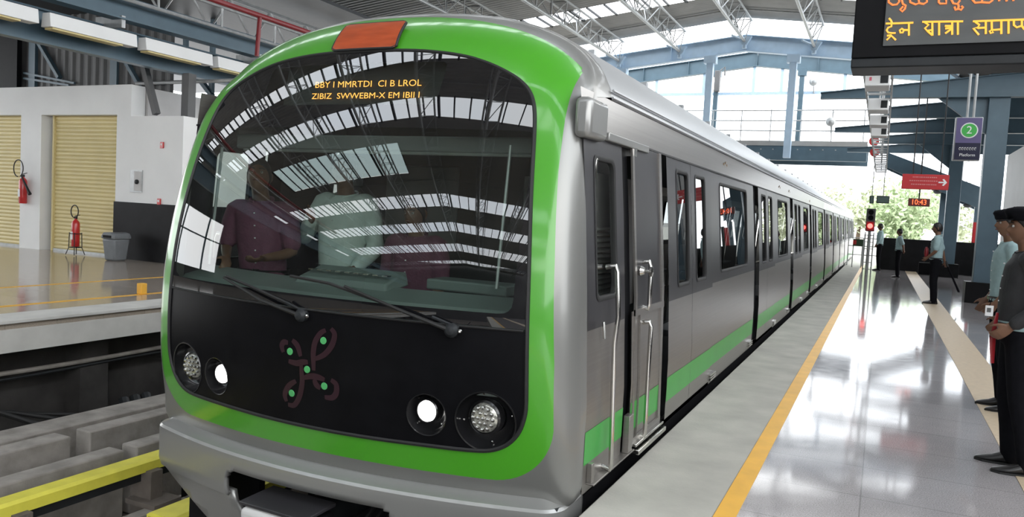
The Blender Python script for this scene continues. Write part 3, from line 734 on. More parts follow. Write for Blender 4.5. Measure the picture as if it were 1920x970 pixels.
for pts in ([(570, 150), (520, 180), (470, 260), (452, 360), (452, 450), (455, 535)], [(620, 135), (655, 190), (630, 290), (560, 380), (470, 425)],
            [(165, 360), (150, 300), (170, 265), (210, 270)], [(250, 245), (300, 300), (330, 400)], [(215, 445), (290, 465), (350, 455), (400, 455)],
            [(335, 480), (340, 560), (345, 650), (320, 780), (270, 865), (210, 860)], [(285, 635), (220, 680), (180, 760), (195, 830)],
            [(360, 605), (430, 590), (500, 600), (560, 625)], [(460, 620), (480, 670), (520, 705)], [(620, 625), (670, 670), (670, 750), (630, 795), (560, 790)]):
    ribbon(pts, 0.034, mb)
e = mb.build('emblem', m_purple, train, smooth=0, fix=False)
for p in ((548, 250), (228, 353), (392, 525), (556, 684), (245, 752)):
    a, b = em(p); MB().lathe([(0.020, 0.004), (0.019, 0.007), (0.002, 0.008)], FP(a, b, 0), FN(a, b), 16).build('emblem_dot', m_gdot, e)

# front bumper with the coupler opening
def bump_path():
    P = []
    for x in np.linspace(-1.30, 1.30, 53): P.append(Vector((x, 3.350+.12*x*x)))
    def corner(sg):
        o = []; x0 = 1.30; y0 = 3.350+.12*1.69; r = .15
        for k in range(1, 9):
            a = math.radians(70*k/8+17.3); o.append(Vector((sg*(x0+r*math.sin(a)-r*math.sin(math.radians(17.3))), y0+r*math.cos(math.radians(17.3))-r*math.cos(a))))
        for k in range(1, 5): o.append(o[7]+Vector((0, 0.06*k)))
        return o
    return corner(-1)[::-1]+P+corner(1)
BP = bump_path(); BS = [0]
for a, b in zip(BP[:-1], BP[1:]): BS.append(BS[-1]+(b-a).length)
BS = [s-BS[-1]/2 for s in BS]
def bumper_pt(s, z, off=0):
    k = min(len(BS)-2, max(0, int(np.searchsorted(BS, s))-1)); f = (s-BS[k])/(BS[k+1]-BS[k]); p = BP[k].lerp(BP[k+1], f)
    d = (BP[k+1]-BP[k]).normalized(); n = Vector((d.y, -d.x))
    off += float(np.interp(z, [-.26, -.245, -.20, -.02, .004, .018, .035, .06], [-.04, -.015, -.002, .0, -.002, -.014, -.055, -.10]))
    p = p+n*off; return Vector((TX+p.x, p.y, z))
SL = BS[-1]
cols = sorted(set([round(v, 4) for v in np.linspace(-SL, SL, 121)]+[-.60, -.585, -.55, .51, .545, .56]))
rows = [.06, .047, .035, .028, .018, .011, .004, -.008, -.02, -.05, -.085, -.098, -.13, -.165, -.20, -.225, -.245, -.255]
vs = [bumper_pt(c, r) for r in rows for c in cols]; fs = []; nc = len(cols)
for i in range(len(rows)-1):
    for j in range(nc-1):
        cs = (cols[j]+cols[j+1])/2; rz = (rows[i]+rows[i+1])/2
        lo_, hi_ = (-.60, .56) if rz < -.13 else (-.585, .545) if rz < -.098 else (-.55, .51)
        if rz < -.085 and lo_ < cs < hi_: continue
        fs.append(((i+1)*nc+j, (i+1)*nc+j+1, i*nc+j+1, i*nc+j))
mb = MB().add(vs, fs)
o = mb.build('bumper', m_silver, train, smooth=24, fix=False); so = o.modifiers.new('thick', 'SOLIDIFY'); so.thickness = 0.03; so.offset = -1
# skirt panels below the bumper, either side of the coupler
for sg in (-1, 1):
    pl = [(-1.42, -.23), (-.58, -.23), (-.58, -.30), (-.42, -.52), (-.42, -.72), (-.74, -.72), (-.80, -.60)]
    pl = [(sg*a, b) for a, b in pl]
    vs, fs = cdt(dens(pl, .06), (), (.08, .08))
    mb = MB().add([Vector((TX+a, 3.42+.12*a*a+max(0, (-.25-b))*.35, b)) for a, b in vs], fs)
    o = mb.build('skirt_panel', m_silver, train, smooth=60, fix=False); so = o.modifiers.new('thick', 'SOLIDIFY'); so.thickness = 0.03; so.offset = 0
# coupler pocket and coupler
mb = MB().box(TX-1.25, TX-.66, 3.75, 3.8, -1.0, -.2).box(TX+.62, TX+1.3, 3.75, 3.8, -1.0, -.2)
mb.box(TX-.60, TX+.60, 4.15, 4.2, -1.0, 0.0).box(TX-1.3, TX+1.3, 3.6, 5.2, -.04, 0.0)
mb.build('underframe_front', m_black, train)
cp = MB()
cp.hexa([(TX-.33, 3.24, -.46), (TX+.02, 3.24, -.46), (TX+.02, 3.44, -.46), (TX-.33, 3.44, -.46), (TX-.32, 3.22, -.20), (TX+.0, 3.22, -.20), (TX+.0, 3.44, -.20), (TX-.32, 3.44, -.20)])
cpo = cp.build('coupler', m_whitegrey, train, bevel=0.03)
MB().hexa([(TX-.34, 3.24, -.195), (TX+.13, 3.22, -.195), (TX+.15, 3.46, -.175), (TX-.31, 3.48, -.175), (TX-.34, 3.24, -.175), (TX+.13, 3.22, -.175), (TX+.15, 3.46, -.152), (TX-.31, 3.48, -.152)]).build('lid_plate', m_band, cpo, bevel=0.005)
MB().tube([(TX-.1, 3.4, -.33), (TX-.1, 4.2, -.33)], 0.11, 14).build('drawbar', m_darkst, cpo)
MB().lathe([(.07, 0), (.09, .03), (.05, .06), (.01, .08)], (TX-.22, 3.24, -.33), (0, -1, 0), 18).build('coupling_cone', m_whitegrey, cpo)
MB().lathe([(.04, 0), (.04, .03), (.02, .03)], (TX-.06, 3.235, -.30), (0, -1, 0), 14).build('socket', m_black, cpo)
MB().hexa([(TX+.03, 3.25, -.36), (TX+.15, 3.25, -.36), (TX+.15, 3.45, -.36), (TX+.03, 3.45, -.36), (TX+.03, 3.25, -.2), (TX+.15, 3.25, -.2), (TX+.15, 3.45, -.2), (TX+.03, 3.45, -.2)]).build('electric_box', m_black, cpo, bevel=.01)
mb = MB()
for k in range(4): mb.tube([(TX+.24+k*.05, 3.8, -.18-k*.02), (TX+.24+k*.06, 3.58, -.30), (TX+.26+k*.06, 3.62, -.5), (TX+.3, 3.9, -.55)], 0.012, 6)
mb.build('hose', m_rubber, cpo)

# ---- sides
def SX(sg, z, off=0.0): return TX+sg*(wz(z)+off)
def side_panel(sg, y0, y1, z0, z1, name, m, holes=(), off=0.0, parent=None, label=None, r=0.0, attrs=None):
    outer = dens([(y0, z0), (y1, z0), (y1, z1), (y0, z1)] if not r else rrect(y0, y1, z0, z1, r), 0.5 if (y1-y0) > 3 else .25)
    ex = []
    for z in (.5, 1.0, 1.5, 1.9):
        if z0 < z < z1: ex += [(y0+(y1-y0)*k/4, z) for k in range(5)]
    ex = [e for e in ex if not any(inside(e, h) for h in holes)]
    vs, fs = cdt(outer, holes, None, ex)
    mb = MB().add([Vector((SX(sg, b, off), a, b)) for a, b in vs], fs)
    o = mb.build(name, m, parent or train, smooth=25, fix=False)
    if label: o['label'] = label
    return o
def window(sg, y0, y1, z0, z1, r, parent, off, nm='side_window', m=None):
    lp = rrect(y0, y1, z0, z1, r)
    fr = MB().loft([[Vector((SX(sg, b, off+d), a, b)) for a, b in rrect(y0-e, y1+e, z0-e, z1+e, r)] for e, d in ((.014, .003), (.0, .006), (-.012, .0), (-.012, -.03))], False)
    f = fr.build(nm, m_rubber, parent, smooth=40)
    vs, fs = cdt(rrect(y0-.004, y1+.004, z0-.004, z1+.004, r), (), None, [(y0+(y1-y0)*k/3, z) for k in range(4) for z in (1.5,)])
    if parent is train:
        MB().add([Vector((SX(sg, b, off-.012), a, b)) for a, b in vs], fs).build('pane', m or m_glass, f, smooth=0, fix=False)
    else:
        MB().add([Vector((SX(sg, b, off-.012), a, b)) for a, b in vs], fs).build('door_pane', m or m_glass, parent, smooth=0, fix=False)
    return f
ZC, ZB, ZK = 1.945, 0.93, 0.045      # cantrail, bottom of the dark band, foot of the panels
SZ0, SZ1 = 0.20, 0.375               # green stripe
def lower(sg, y0, y1, off, parent=None, name='lower_panel', zb=ZB):
    o = side_panel(sg, y0, y1, ZK, zb, name, m_steel, off=off, parent=parent)
    side_panel(sg, y0, y1, SZ0, SZ1, 'green_stripe', m_stripe, off=off+.002, parent=o if (parent is None or parent is train) else parent)
    return o
posts = [(5.30, 5.48), (9.60, 9.97), (13.67, 14.05), (17.5, 17.85), (21.9, 22.28), (25.9, 26.25), (29.85, 30.2), (33.8, 34.15), (37.8, 38.1), (41.6, 41.9)]
for sg in (1, -1):
    # cab part: y 3.80 .. 5.30
    cabw = rrect(3.955, 4.30, 1.05, 1.80, .05)
    side_panel(sg, 3.80, 4.45, .90, ZC, 'cab_side_band', m_band, holes=[cabw], off=.001)
    window(sg, 3.955, 4.30, 1.05, 1.80, .05, train, .001, m=m_cabglass)
    lower(sg, 3.80, 4.45, .0, zb=.90)
    side_panel(sg, 4.45, 4.62, ZK+.03, ZC, 'door_pillar', m_black, off=-.02)
    d = side_panel(sg, 4.62, 5.28, .93, 1.93, 'cab_door', m_band, off=.012, label='cab door with charcoal upper panel')
    lo = side_panel(sg, 4.56, 5.28, .10, .93, 'door_lower_panel', m_steel, off=.010, parent=d)
    side_panel(sg, 4.57, 5.28, SZ0, SZ1, 'green_stripe', m_stripe, off=.013, parent=d)
    mb = MB()
    for a, b, c, e in ((4.60, 4.64, .10, 1.93), (5.22, 5.28, .10, 1.93), (4.60, 5.28, .90, .94), (4.60, 5.28, .10, .15), (4.70, 4.715, .12, .90)):
        mb.loft([[Vector((SX(sg, z, .012), y, z)), Vector((SX(sg, z, .024), y, z)), Vector((SX(sg, z, .024), y2, z)), Vector((SX(sg, z, .012), y2, z))] for y, y2 in ((a, b),) for z in (c, (c+e)/2, e)], True)
    mb.build('door_frame', m_steel, d)
    MB().lathe([(.030, 0), (.032, .02), (.022, .04), (.012, .042), (.010, .07), (.03, .075), (.03, .09), (.004, .092)], (SX(sg, 1.17, .01), 4.70, 1.17), (sg, 0, 0), 16).build('door_knob', m_chrome, d)
    mb = MB().box(min(SX(sg, .1, 0), SX(sg, .1, .07)), max(SX(sg, .1, 0), SX(sg, .1, .07)), 4.62, 5.28, .055, .085)
    mb.box(min(SX(sg, .1, 0), SX(sg, .1, .05)), max(SX(sg, .1, 0), SX(sg, .1, .05)), 4.62, 5.28, .10, .118)
    mb.build('sill_step', m_chrome, d, bevel=.004)
    for (y, za, zb2) in ((4.12, .104, 1.225), (4.80, .93, 1.225), (4.80, .12, .85)):
        xx = lambda z, k: SX(sg, z, k)
        pts = [Vector((xx(zb2, .0), y, zb2-.01)), Vector((xx(zb2, .055), y, zb2)), Vector((xx(zb2, .065), y, zb2-.03))]
        if zb2-za > .9: pts += [Vector((xx(.95, .065), y, .95)), Vector((xx(.80, .045), y, .80))]
        pts += [Vector((xx(za, .05), y, za+.03)), Vector((xx(za, .045), y, za)), Vector((xx(za, .0), y, za+.01))]
        MB().tube(pts, .014, 10).build('grab_rail', m_chrome, train, smooth=50)
    mb = MB().tube([Vector((SX(sg, .92, .02), 4.0, .93)), Vector((SX(sg, .9, .03), 4.0, .84))], .009, 6)
    mb.build('door_catch', m_chrome, train)
    mb = MB().box(min(SX(sg, .1, -.01), SX(sg, .1, .045)), max(SX(sg, .1, -.01), SX(sg, .1, .045)), 3.86, 4.60, .085, .095)
    mb.box(min(SX(sg, .1, 0), SX(sg, .1, .03)), max(SX(sg, .1, 0), SX(sg, .1, .03)), 3.86, 3.90, .095, .20)
    mb.box(min(SX(sg, .1, 0), SX(sg, .1, .04)), max(SX(sg, .1, 0), SX(sg, .1, .04)), 4.48, 4.56, .095, .32)
    mb.build('foot_step', m_steel, train, bevel=.003)
    # housing at the top corner and the gutter behind it
    x0, x1 = SX(sg, 2.0, -.03), SX(sg, 2.0, .065)
    a_, b_ = min(x0, x1), max(x0, x1)
    if sg > 0: MB().box(a_, b_, 3.76, 4.05, 1.885, 2.09).build('corner_housing', m_silver, train, bevel=.03)
    x1 = SX(sg, 1.95, .035); x0 = SX(sg, 1.95, -.02)
    MB().box(min(x0, x1), max(x0, x1), 4.14, 4.95, 1.905, 1.95).build('door_gutter', m_silver, train, bevel=.006)
    MB().box(min(x0, x1), max(x0, x1), 4.62, 4.68, 1.86, 1.91).build('gutter_bracket', m_chrome, train)
    # mirror seen inside the cab window
    if sg > 0:
        mo = MB().hexa([(SX(1, 1.7, -.02), 4.02, 1.60), (SX(1, 1.7, -.02), 4.05, 1.60), (SX(1, 1.7, -.16), 4.06, 1.62), (SX(1, 1.7, -.16), 4.03, 1.62), (SX(1, 1.7, -.0), 3.98, 1.80), (SX(1, 1.7, -.0), 4.01, 1.80), (SX(1, 1.7, -.14), 4.02, 1.82), (SX(1, 1.7, -.14), 3.99, 1.82)]).build('mirror', m_chrome, train, bevel=.01)
    # passenger part
    for i, (p0, p1) in enumerate(posts):
        side_panel(sg, p0, p1, ZK, ZC, 'door_pillar', m_black, off=-.035)
        nx = posts[i+1][0] if i+1 < len(posts) else TR_END
        dl = 0.79; ym = p1+dl-.03; ye = p1+1.575
        for (a, b, wa, wb) in ((p1, ym, p1+.28, p1+.28+.38), (ym+.006, ye, ym+.16, ym+.16+.38)):
            hz = rrect(wa, wb, 1.01, 1.85, .045)
            lf = side_panel(sg, a, b, .915, ZC, 'door_leaf', m_band, holes=[hz], off=.006)
            window(sg, wa, wb, 1.01, 1.85, .045, lf, .006, nm='door_window_seal')
            s1 = side_panel(sg, a, b, ZK+.03, .915, 'door_lower_skin', m_steel, off=.006, parent=lf)
            side_panel(sg, a, b, SZ0, SZ1, 'green_stripe', m_stripe, off=.0085, parent=lf)
        y2 = ye+.03
        ww0, ww1 = y2+.40, min(nx-.45, y2+2.0)
        hz = rrect(ww0, ww1, 1.03, 1.845, .06)
        side_panel(sg, ye+.004, nx, .945, ZC, 'window_band', m_band, holes=[hz], off=.0)
        window(sg, ww0, ww1, 1.03, 1.845, .06, train, .0)
        lower(sg, ye+.004, nx, .0, zb=.945)
        if sg > 0:
            for yy in (ye-.05, nx-.35):
                mb = MB()
                for k in range(3): mb.box(SX(1, .1, .0), SX(1, .1, .03), yy, yy+.24, .085+.022*k, .097+.022*k)
                mb.build('step_grille', m_chrome, train)
    side_panel(sg, 3.80, TR_END, ZC, 2.145, 'cantrail', m_steel, off=.004)
    side_panel(sg, 3.80, TR_END, ZC-.012, ZC, 'cantrail_lip', m_rubber, off=.012)
    side_panel(sg, 3.80, TR_END, -.55, ZK, 'skirt', m_black, off=-.06)
# small bird-like emblems and lettering on the cantrail
m_gold = mat('brown_gold_emblem', (0.25, 0.15, 0.05), 0.4, 0.3)
for k, (px, py) in enumerate(((1361, 311), (1462, 353), (1480, 361), (1518, 379))):
    z = 2.05; p = onx(px, py, SX(1, z, .01)); s = .045 if k == 0 else .05
    mb = MB()
    for j in range(5):
        a = j*2*math.pi/5+.3; mb.ball((SX(1, p.z, .004), p.y+s*math.cos(a)*1.9, p.z+s*.6*math.sin(a)), s*.42, 6, sc=(.15, 1.3, .8))
    mb.build('cantrail_emblem', m_gold, train)
# roof
RP = [(x, z) for x, z in outl if z > 2.10]; RP.sort(key=lambda q: math.atan2(q[1]-1.4, q[0]))
m_roof = mat('silver_roof_paint', (0.40, 0.41, 0.42), 0.34, 0.5, var=0.04, scale=1.2)
mb = MB().loft([[Vector((TX+x, y, z)) for x, z in RP] for y in (4.30, 8, 12, 16, 20, 24.3, 24.32, 28, 34, 40, TR_END)], False, closed=False)
mb.build('roof', m_roof, train, smooth=60)
mb = MB()
for sg in (1, -1):
    for z_ in (2.16, 2.20): mb.tube([(TX+sg*1.312, 4.3, z_), (TX+sg*1.312, TR_END, z_)], .008, 6)
    for k in range(34):
        y = 4.7+k*1.2; x = 1.02; z = 2.02+0.65*(1-(x/1.318)**2.5)**(1/2.5); mb.box(TX+sg*x-.02, TX+sg*x+.02, y, y+.05, z-.02, z+.02)
mb.build('roof_bead', m_roof, train)
for y0 in (7.5, 14.5, 27, 34):
    MB().hexa([(TX-.8, y0, 2.55), (TX+.8, y0, 2.55), (TX+.8, y0+3, 2.55), (TX-.8, y0+3, 2.55), (TX-.6, y0+.2, 2.74), (TX+.6, y0+.2, 2.74), (TX+.6, y0+2.8, 2.74), (TX-.6, y0+2.8, 2.74)]).build('air_conditioner', m_roof, train, bevel=.04)
# gangway between the cars and the tail end
MB().box(TX-1.25, TX+1.25, TR_END-.02, TR_END, -.5, 2.2).build('tail_wall', m_band, train)
# inside: floor, ceiling, cab bulkhead, far-side lining
m_int = mat('pale_interior_lining', (0.22, 0.225, 0.225), 0.6, var=0.05)
m_cabin = mat('dark_cab_lining', (0.035, 0.038, 0.038), 0.6, var=0.15)
MB().box(TX-1.38, TX+1.38, 3.62, TR_END, -.03, .02).build('interior_floor', m_cabin, train)
MB().box(TX-1.24, TX+1.24, 5.35, TR_END, 2.10, 2.13).build('interior_ceiling', m_int, train)
MB().box(TX-1.20, TX+1.20, 3.98, 5.3, 2.12, 2.15).build('cab_ceiling', m_cabin, train)
MB().box(TX-1.28, TX+1.28, 5.30, 5.34, .02, 2.12).build('cab_bulkhead', m_cabin, train)
MB().box(TX+.35, TX+.95, 5.27, 5.30, .3, 1.75).box(TX-.85, TX-.2, 5.27, 5.30, 1.2, 1.8).build('bulkhead_panel', m_int, train, bevel=.01)
# dashboard
m_dash = mat('grey_green_dashboard', (0.17, 0.20, 0.19), 0.35, var=0.10, scale=4)
mb = MB(); rings = []
for x in np.linspace(-1.24, 1.24, 25):
    y0 = FY(x, .98)+.06
    rings.append([Vector((TX+x, y0+.02, .55)), Vector((TX+x, y0, .93)), Vector((TX+x, y0+.06, .985)), Vector((TX+x, y0+.30, 1.03)), Vector((TX+x, y0+.36, 1.00)), Vector((TX+x, y0+.42, .80)), Vector((TX+x, y0+.42, .55))])
db = mb.loft(rings, True).build('dashboard', m_dash, train, smooth=30)
MB().hexa([(TX-.35, 3.62, 1.00), (TX+.3, 3.62, 1.00), (TX+.3, 3.86, 1.03), (TX-.35, 3.86, 1.03), (TX-.33, 3.66, 1.05), (TX+.28, 3.66, 1.05), (TX+.28, 3.86, 1.11), (TX-.33, 3.86, 1.11)]).build('instrument_hood', m_dash, db, bevel=.01)
MB().box(TX+.45, TX+.95, 3.80, 4.00, 1.03, 1.09).build('instrument_hood', m_dash, db, bevel=.01)
mb = MB()
for k in range(9): mb.box(TX-.30+k*.065, TX-.265+k*.065, 3.70, 3.74, 1.085, 1.092)
mb.build('switch', m_chrome, db)
# sun blind and side poles behind the glass
MB().box(TX-1.05, TX+1.10, 3.86, 3.93, 1.80, 1.89).build('sun_blind', m_int, train, bevel=.01)
MB().tube([(TX-1.0, 3.88, 1.795), (TX+1.05, 3.88, 1.795)], .012, 8).build('blind_bar', m_galv, train)
for x, a, b in ((-1.13, 1.05, 1.80), (.93, 1.08, 1.84)): MB().tube([(TX+x, 3.72 if x > 0 else 3.74, a), (TX+x, 3.80 if x > 0 else 3.82, b)], .009, 8).build('blind_cord', m_galv, train)
m_signw_early = mat('pale_louver_paint', (.55, .56, .54), .35)
m_cream = mat('cream_equipment_box', (0.45, 0.43, 0.30), 0.5)
MB().box(TX+.72, TX+1.0, 4.9, 5.2, .6, 1.5).build('equipment_box', m_cream, train, bevel=.02)
MB().lathe([(.12, 0), (.125, .2), (.10, .22)], (TX-.95, 4.9, 1.62), (0, 0, 1), 18).build('ceiling_grab', m_galv, train)
MB().box(TX+1.20, TX+1.22, 4.15, 5.28, .9, 1.74).build('cab_liner', m_whitegrey, train)
mb = MB()
for k in range(13): mb.beam((TX+1.235, 4.36, 1.03+k*.032), (TX+1.235, 4.80, 1.03+k*.032), .03, .006, up=(.5, 0, 1))
mb.build('louver_slats', m_signw_early, train)
# destination display above the windscreen
m_led = emit('amber_led', (1.0, 0.42, 0.08), 3.0)
mb = MB().hexa([(TX-.63, 3.80, 2.03), (TX+.52, 3.80, 2.03), (TX+.52, 3.92, 2.03), (TX-.63, 3.92, 2.03), (TX-.60, 3.82, 2.30), (TX+.55, 3.82, 2.30), (TX+.55, 3.92, 2.30), (TX-.60, 3.92, 2.30)])
dd = mb.build('destination_display', mat('display_grey', (.03, .03, .03), .5), train)
def ledline(txt, x0, x1, zc, h):
    tmp = text_mb(txt, 1.0, lambda a, b, d: Vector((a, d, b)), align='LEFT'); xs = [v.x for v in tmp.v]; zs = [v.z for v in tmp.v]
    sx = (x1-x0)/(max(xs)-min(xs)); szz = h/(max(zs)-min(zs)); mz = (max(zs)+min(zs))/2
    tmp.v = [Vector((TX+x0+(v.x-min(xs))*sx, 3.793+(v.z-mz)*szz*.07, zc+(v.z-mz)*szz)) for v in tmp.v]; return tmp
# (only parts of the rows are lit in the picture: squat, cut-off capitals)
P0, P1, P2, P3 = ony(591, 158, 3.79), ony(790, 156, 3.79), ony(584, 180, 3.79), ony(786, 178, 3.79)
ledline('BBY I MMRTDI  CI B LROL', P0.x-TX, P1.x-TX, (P0.z+P1.z)/2, .036).build('led_row', m_led, dd, smooth=0)
ledline('ZIBIZ  SWWEBM-X EM IBII I', P2.x-TX, P3.x-TX, (P2.z+P3.z)/2, .034).build('led_row', m_led, dd, smooth=0)
# seats seen through the nearer windows
m_seat = mat('steel_bench_seat', (0.30, 0.31, 0.32), 0.35, 0.4)
for sg in (1, -1):
    for i in range(4):
        y = posts[i][1]+1.75; MB().hexa([(TX+sg*1.3, y, .40), (TX+sg*.85, y, .40), (TX+sg*.85, y+2, .40), (TX+sg*1.3, y+2, .40), (TX+sg*1.3, y, .46), (TX+sg*.85, y, .46), (TX+sg*.85, y+2, .46), (TX+sg*1.3, y+2, .46)]).build('bench_seat', m_seat, train, bevel=.02)
for i in range(8): MB().tube([(TX, 7+i*2.1, .02), (TX, 7+i*2.1, 2.1)], .018, 8).build('stanchion', m_chrome, train)
# running gear under the floor
for y in (6.2, 20.5, 27.5, 41):
    mb = MB()
    for dy in (-1.1, 1.1):
        for sg in (-1, 1): mb.lathe([(.30, -.06), (.43, -.06), (.45, -.03), (.43, .06), (.30, .06)], (TX+sg*.72, y+dy, -.64), (1, 0, 0), 24)
    mb.build('wheel_set', m_darkst, train)
    MB().box(TX-1.0, TX-.8, y-1.5, y+1.5, -.75, -.45).box(TX+.8, TX+1.0, y-1.5, y+1.5, -.75, -.45).build('bogie_frame', m_darkst, train)

# ================================================================== TRACKBED
for xc, lab in ((TX, 'under the train'), (-6.95, 'on the empty track')):
    for sg in (-1, 1):
        x = xc+sg*.755
        if xc < -5: x = -6.42 if sg > 0 else -7.90
        mb = MB().box(x-.035, x+.035, -35, 60, -1.13, -1.08).box(x-.012, x+.012, -35, 60, -1.22, -1.13).box(x-.07, x+.07, -35, 60, -1.24, -1.22)
        tag(mb.build('running_rail', m_darkst), 'steel running rail '+lab+(', side nearer the platform of the guards' if sg > 0 else ', side nearer the shutter room'), 'rail', 'running rails')
def plinth(x0, x1, y0, y1, z0, z1, lab, ch=.0):
    tag(MB().box(x0, x1, y0, y1, z0, z1).build('concrete_plinth', m_conc, bevel=.015), lab, 'kerb', 'concrete guard kerbs along the empty track')
plinth(-7.74, -7.37, -20, 34, -1.5, -.95, 'continuous concrete kerb farthest from the train, below the far platform')
plinth(-6.84, -6.61, -8, 4.80, -1.5, -.80, 'concrete kerb block at the left edge, upper row, with its end face showing')
plinth(-6.80, -6.60, 4.98, 14, -1.5, -.80, 'concrete kerb block in the upper row whose far end hides behind the train')
plinth(-6.23, -6.03, -8, 4.90, -1.5, -.85, 'long low concrete kerb in the lower row at the left edge')
plinth(-6.22, -6.02, 5.02, 14, -1.5, -.85, 'short visible concrete kerb in the lower row beside the train')
for (a, b, lab) in ((-12, 5.35, 'grey'), ):
    pass
tag(MB().box(-5.45, -4.05, -8, 5.5, -1.5, -1.17).build('track_slab', m_conc, bevel=.02), 'flat weathered concrete slab beside the yellow rail cover, in front of the train', 'slab')
tag(MB().box(-5.15, -4.75, 4.2, 4.72, -1.17, -1.08).build('track_slab', m_dirt, bevel=.02), 'small brown raised slab just left of the train skirt', 'slab')
def railcover(x0, x1, y0, y1, z0, z1, lab):
    t = thing('third_rail_cover', lab, 'rail cover', ((x0+x1)/2, (y0+y1)/2, z0), 'yellow third rail covers')
    sh = [(x0, z0), (x0, z1-.02), (x0+.03, z1), (x1-.03, z1), (x1, z1-.02), (x1, z0), (x1-.015, z0), (x1-.015, z1-.03), (x0+.015, z1-.03), (x0+.015, z0)]
    MB().prism(sh, lambda a, b, d: Vector((a, d, b)), y0, y1).build('cover', m_yel, t, fix=True)
    y = y0+.35
    while y < y1:
        if y > 2: MB().box((x0+x1)/2-.09, (x0+x1)/2+.16, y, y+.12, -1.42, z0+.01).box((x0+x1)/2-.05, (x0+x1)/2+.30, y-.08, y+.2, -1.17, -1.13).build('support_bracket', m_dirt, t)
        y += 1.15
    MB().box((x0+x1)/2-.04, (x0+x1)/2+.04, y0+.02, y1-.02, z0-.09, z1-.05).build('conductor_rail', m_darkst, t)
railcover(-5.71, -5.52, -6, 12, -.90, -.80, 'long yellow third rail cover running past the left side of the train')
railcover(-4.62, -4.35, 3.95, 5.6, -.92, -.80, 'short yellow third rail cover end just in front of the train skirt')
tag(MB().box(-5.36, -5.2, 3.2, 3.5, -1.17, -1.02).build('cable_box', m_clad, bevel=.01), 'grey metal end box beside the yellow cover at the left edge', 'box')
# cables and pipes under the far platform
for k, (z, x, lab) in enumerate(((-.69, -9.0, 'grey pipe bracketed along the wall under the far platform'), (-.76, -9.02, 'thinner pipe directly below the grey one'))):
    tag(MB().tube([(x, y, z+.01*math.sin(y*1.7+k)) for y in np.arange(-10, 34, .5)], .028 if k == 0 else .02, 8).build('wall_pipe', m_conc if k == 0 else m_darkst), lab, 'pipe')
for k, (y, s) in enumerate(((5.6, 0), (5.9, .12), (6.2, .2))):
    tag(MB().tube([(-8.95, y-2.4, -.82-s), (-8.8, y-1.2, -.80-s), (-8.6, y-.4, -.92-s), (-8.3, y+.1, -1.2), (-8.0, y+.2, -1.48)], .030-.004*k, 8).build('loose_cable', m_rubber), 'black cable drooping from the wall to the trackbed, '+('upper one', 'middle one', 'lowest one')[k], 'cable', 'cables hanging beside the empty track')
for k in range(5):
    y = 6.6+k*.16 if k < 3 else 8.4+k*.16
    tag(MB().tube([(-8.35, y+.15, -1.1+.0*k), (-8.0, y, -1.48)], .06, 8).build('conduit_stub', m_darkst), 'thick dark conduit stub leaning on the trackbed kerb, '+['leftmost', 'second from left', 'third from left', 'fourth from left', 'nearest the train'][k], 'conduit', 'conduit stubs')
tag(MB().tube([(-4.85, 4.9, -1.1), (-4.95, 4.75, -1.02), (-5.15, 4.8, -1.05), (-5.25, 5.0, -1.12), (-4.9, 5.2, -1.12), (-4.6, 4.9, -1.1), (-4.5, 4.6, -1.12)], .025, 8).build('looped_cable', m_clad), 'grey looped cable lying behind the small slab by the train skirt', 'cable')

# ================================================================== THINGS ON THE FAR PLATFORM
def extinguisher(x, y, z, s, lab, stand=False, wall=False):
    t = thing('fire_extinguisher', lab, 'fire extinguisher', (x, y, z), 'red fire extinguishers')
    r = .085*s; h = .50*s
    MB().lathe([(r*.9, 0), (r, .015), (r, h), (r*.8, h+.05*s), (r*.35, h+.09*s), (r*.3, h+.12*s)], (x, y, z), (0, 0, 1), 20).build('cylinder', m_red, t, smooth=50)
    MB().box(x-.03, x+.03, y-.02, y+.02, z+h+.11*s, z+h+.16*s).beam((x-.02, y, z+h+.17*s), (x+.13*s, y, z+h+.20*s), .025, .012).build('valve_handle', m_darkst, t)
    c = Vector((x-(.13 if wall else 0)*s, y-.03, z+h+.30*s)) if wall else Vector((x, y-.03, z+h+.27*s))
    R = .17*s if wall else .12*s
    pts = [c+Vector((R*math.cos(a), 0, R*1.15*math.sin(a))) for a in np.linspace(-1.2, 4.6, 26)]
    MB().tube(pts, .012, 6).build('hose', m_rubber, t)
    if wall: MB().tube([(x+.02, y-.05, z+h+.12*s), (x+.32*s, y-.06, z+h-.25*s)], [.018, .03], 8).tube([(x+.26*s, y-.06, z+h-.18*s), (x+.34*s, y-.06, z+h-.28*s)], [.03, .04], 8).build('horn', m_rubber, t)
    MB().box(x-.05, x+.02, y-r-.004, y-r+.01, z+.15, z+.32).build('label_patch', m_white, t)
    if stand:
        mb = MB()
        for a in (0, 1, 2, 3):
            an = math.radians(45+90*a); mb.tube([(x+.12*math.cos(an)*s, y+.12*math.sin(an)*s, z+.30), (x+.13*math.cos(an)*s, y+.13*math.sin(an)*s, z-.03), (x+.2*math.cos(an)*s, y+.18*math.sin(an)*s, z-.18)], .009, 6)
        mb.tube([(x+.12*s*math.cos(b), y+.12*s*math.sin(b), z+.28) for b in np.linspace(0, 6.283, 20)], .008, 6); mb.tube([(x+.125*s*math.cos(b), y+.125*s*math.sin(b), z-.02) for b in np.linspace(0, 6.283, 20)], .008, 6)
        mb.build('wire_stand', m_rubber, t)
    return t
extinguisher(-17.94, Y0-.10, 1.04, 1.0, 'red fire extinguisher hung on the white pillar between the shutters', wall=True)
p = ony(141, 472, 11.45); extinguisher(p.x, 11.45, .20, .98, 'red fire extinguisher in a black wire stand on the floor before a shutter', stand=True)
p = ony(214, 489, 11.3); x = p.x
t = thing('litter_bin', 'grey plastic litter bin with a rounded hood against the black dado', 'bin', (x, 11.35, 0))
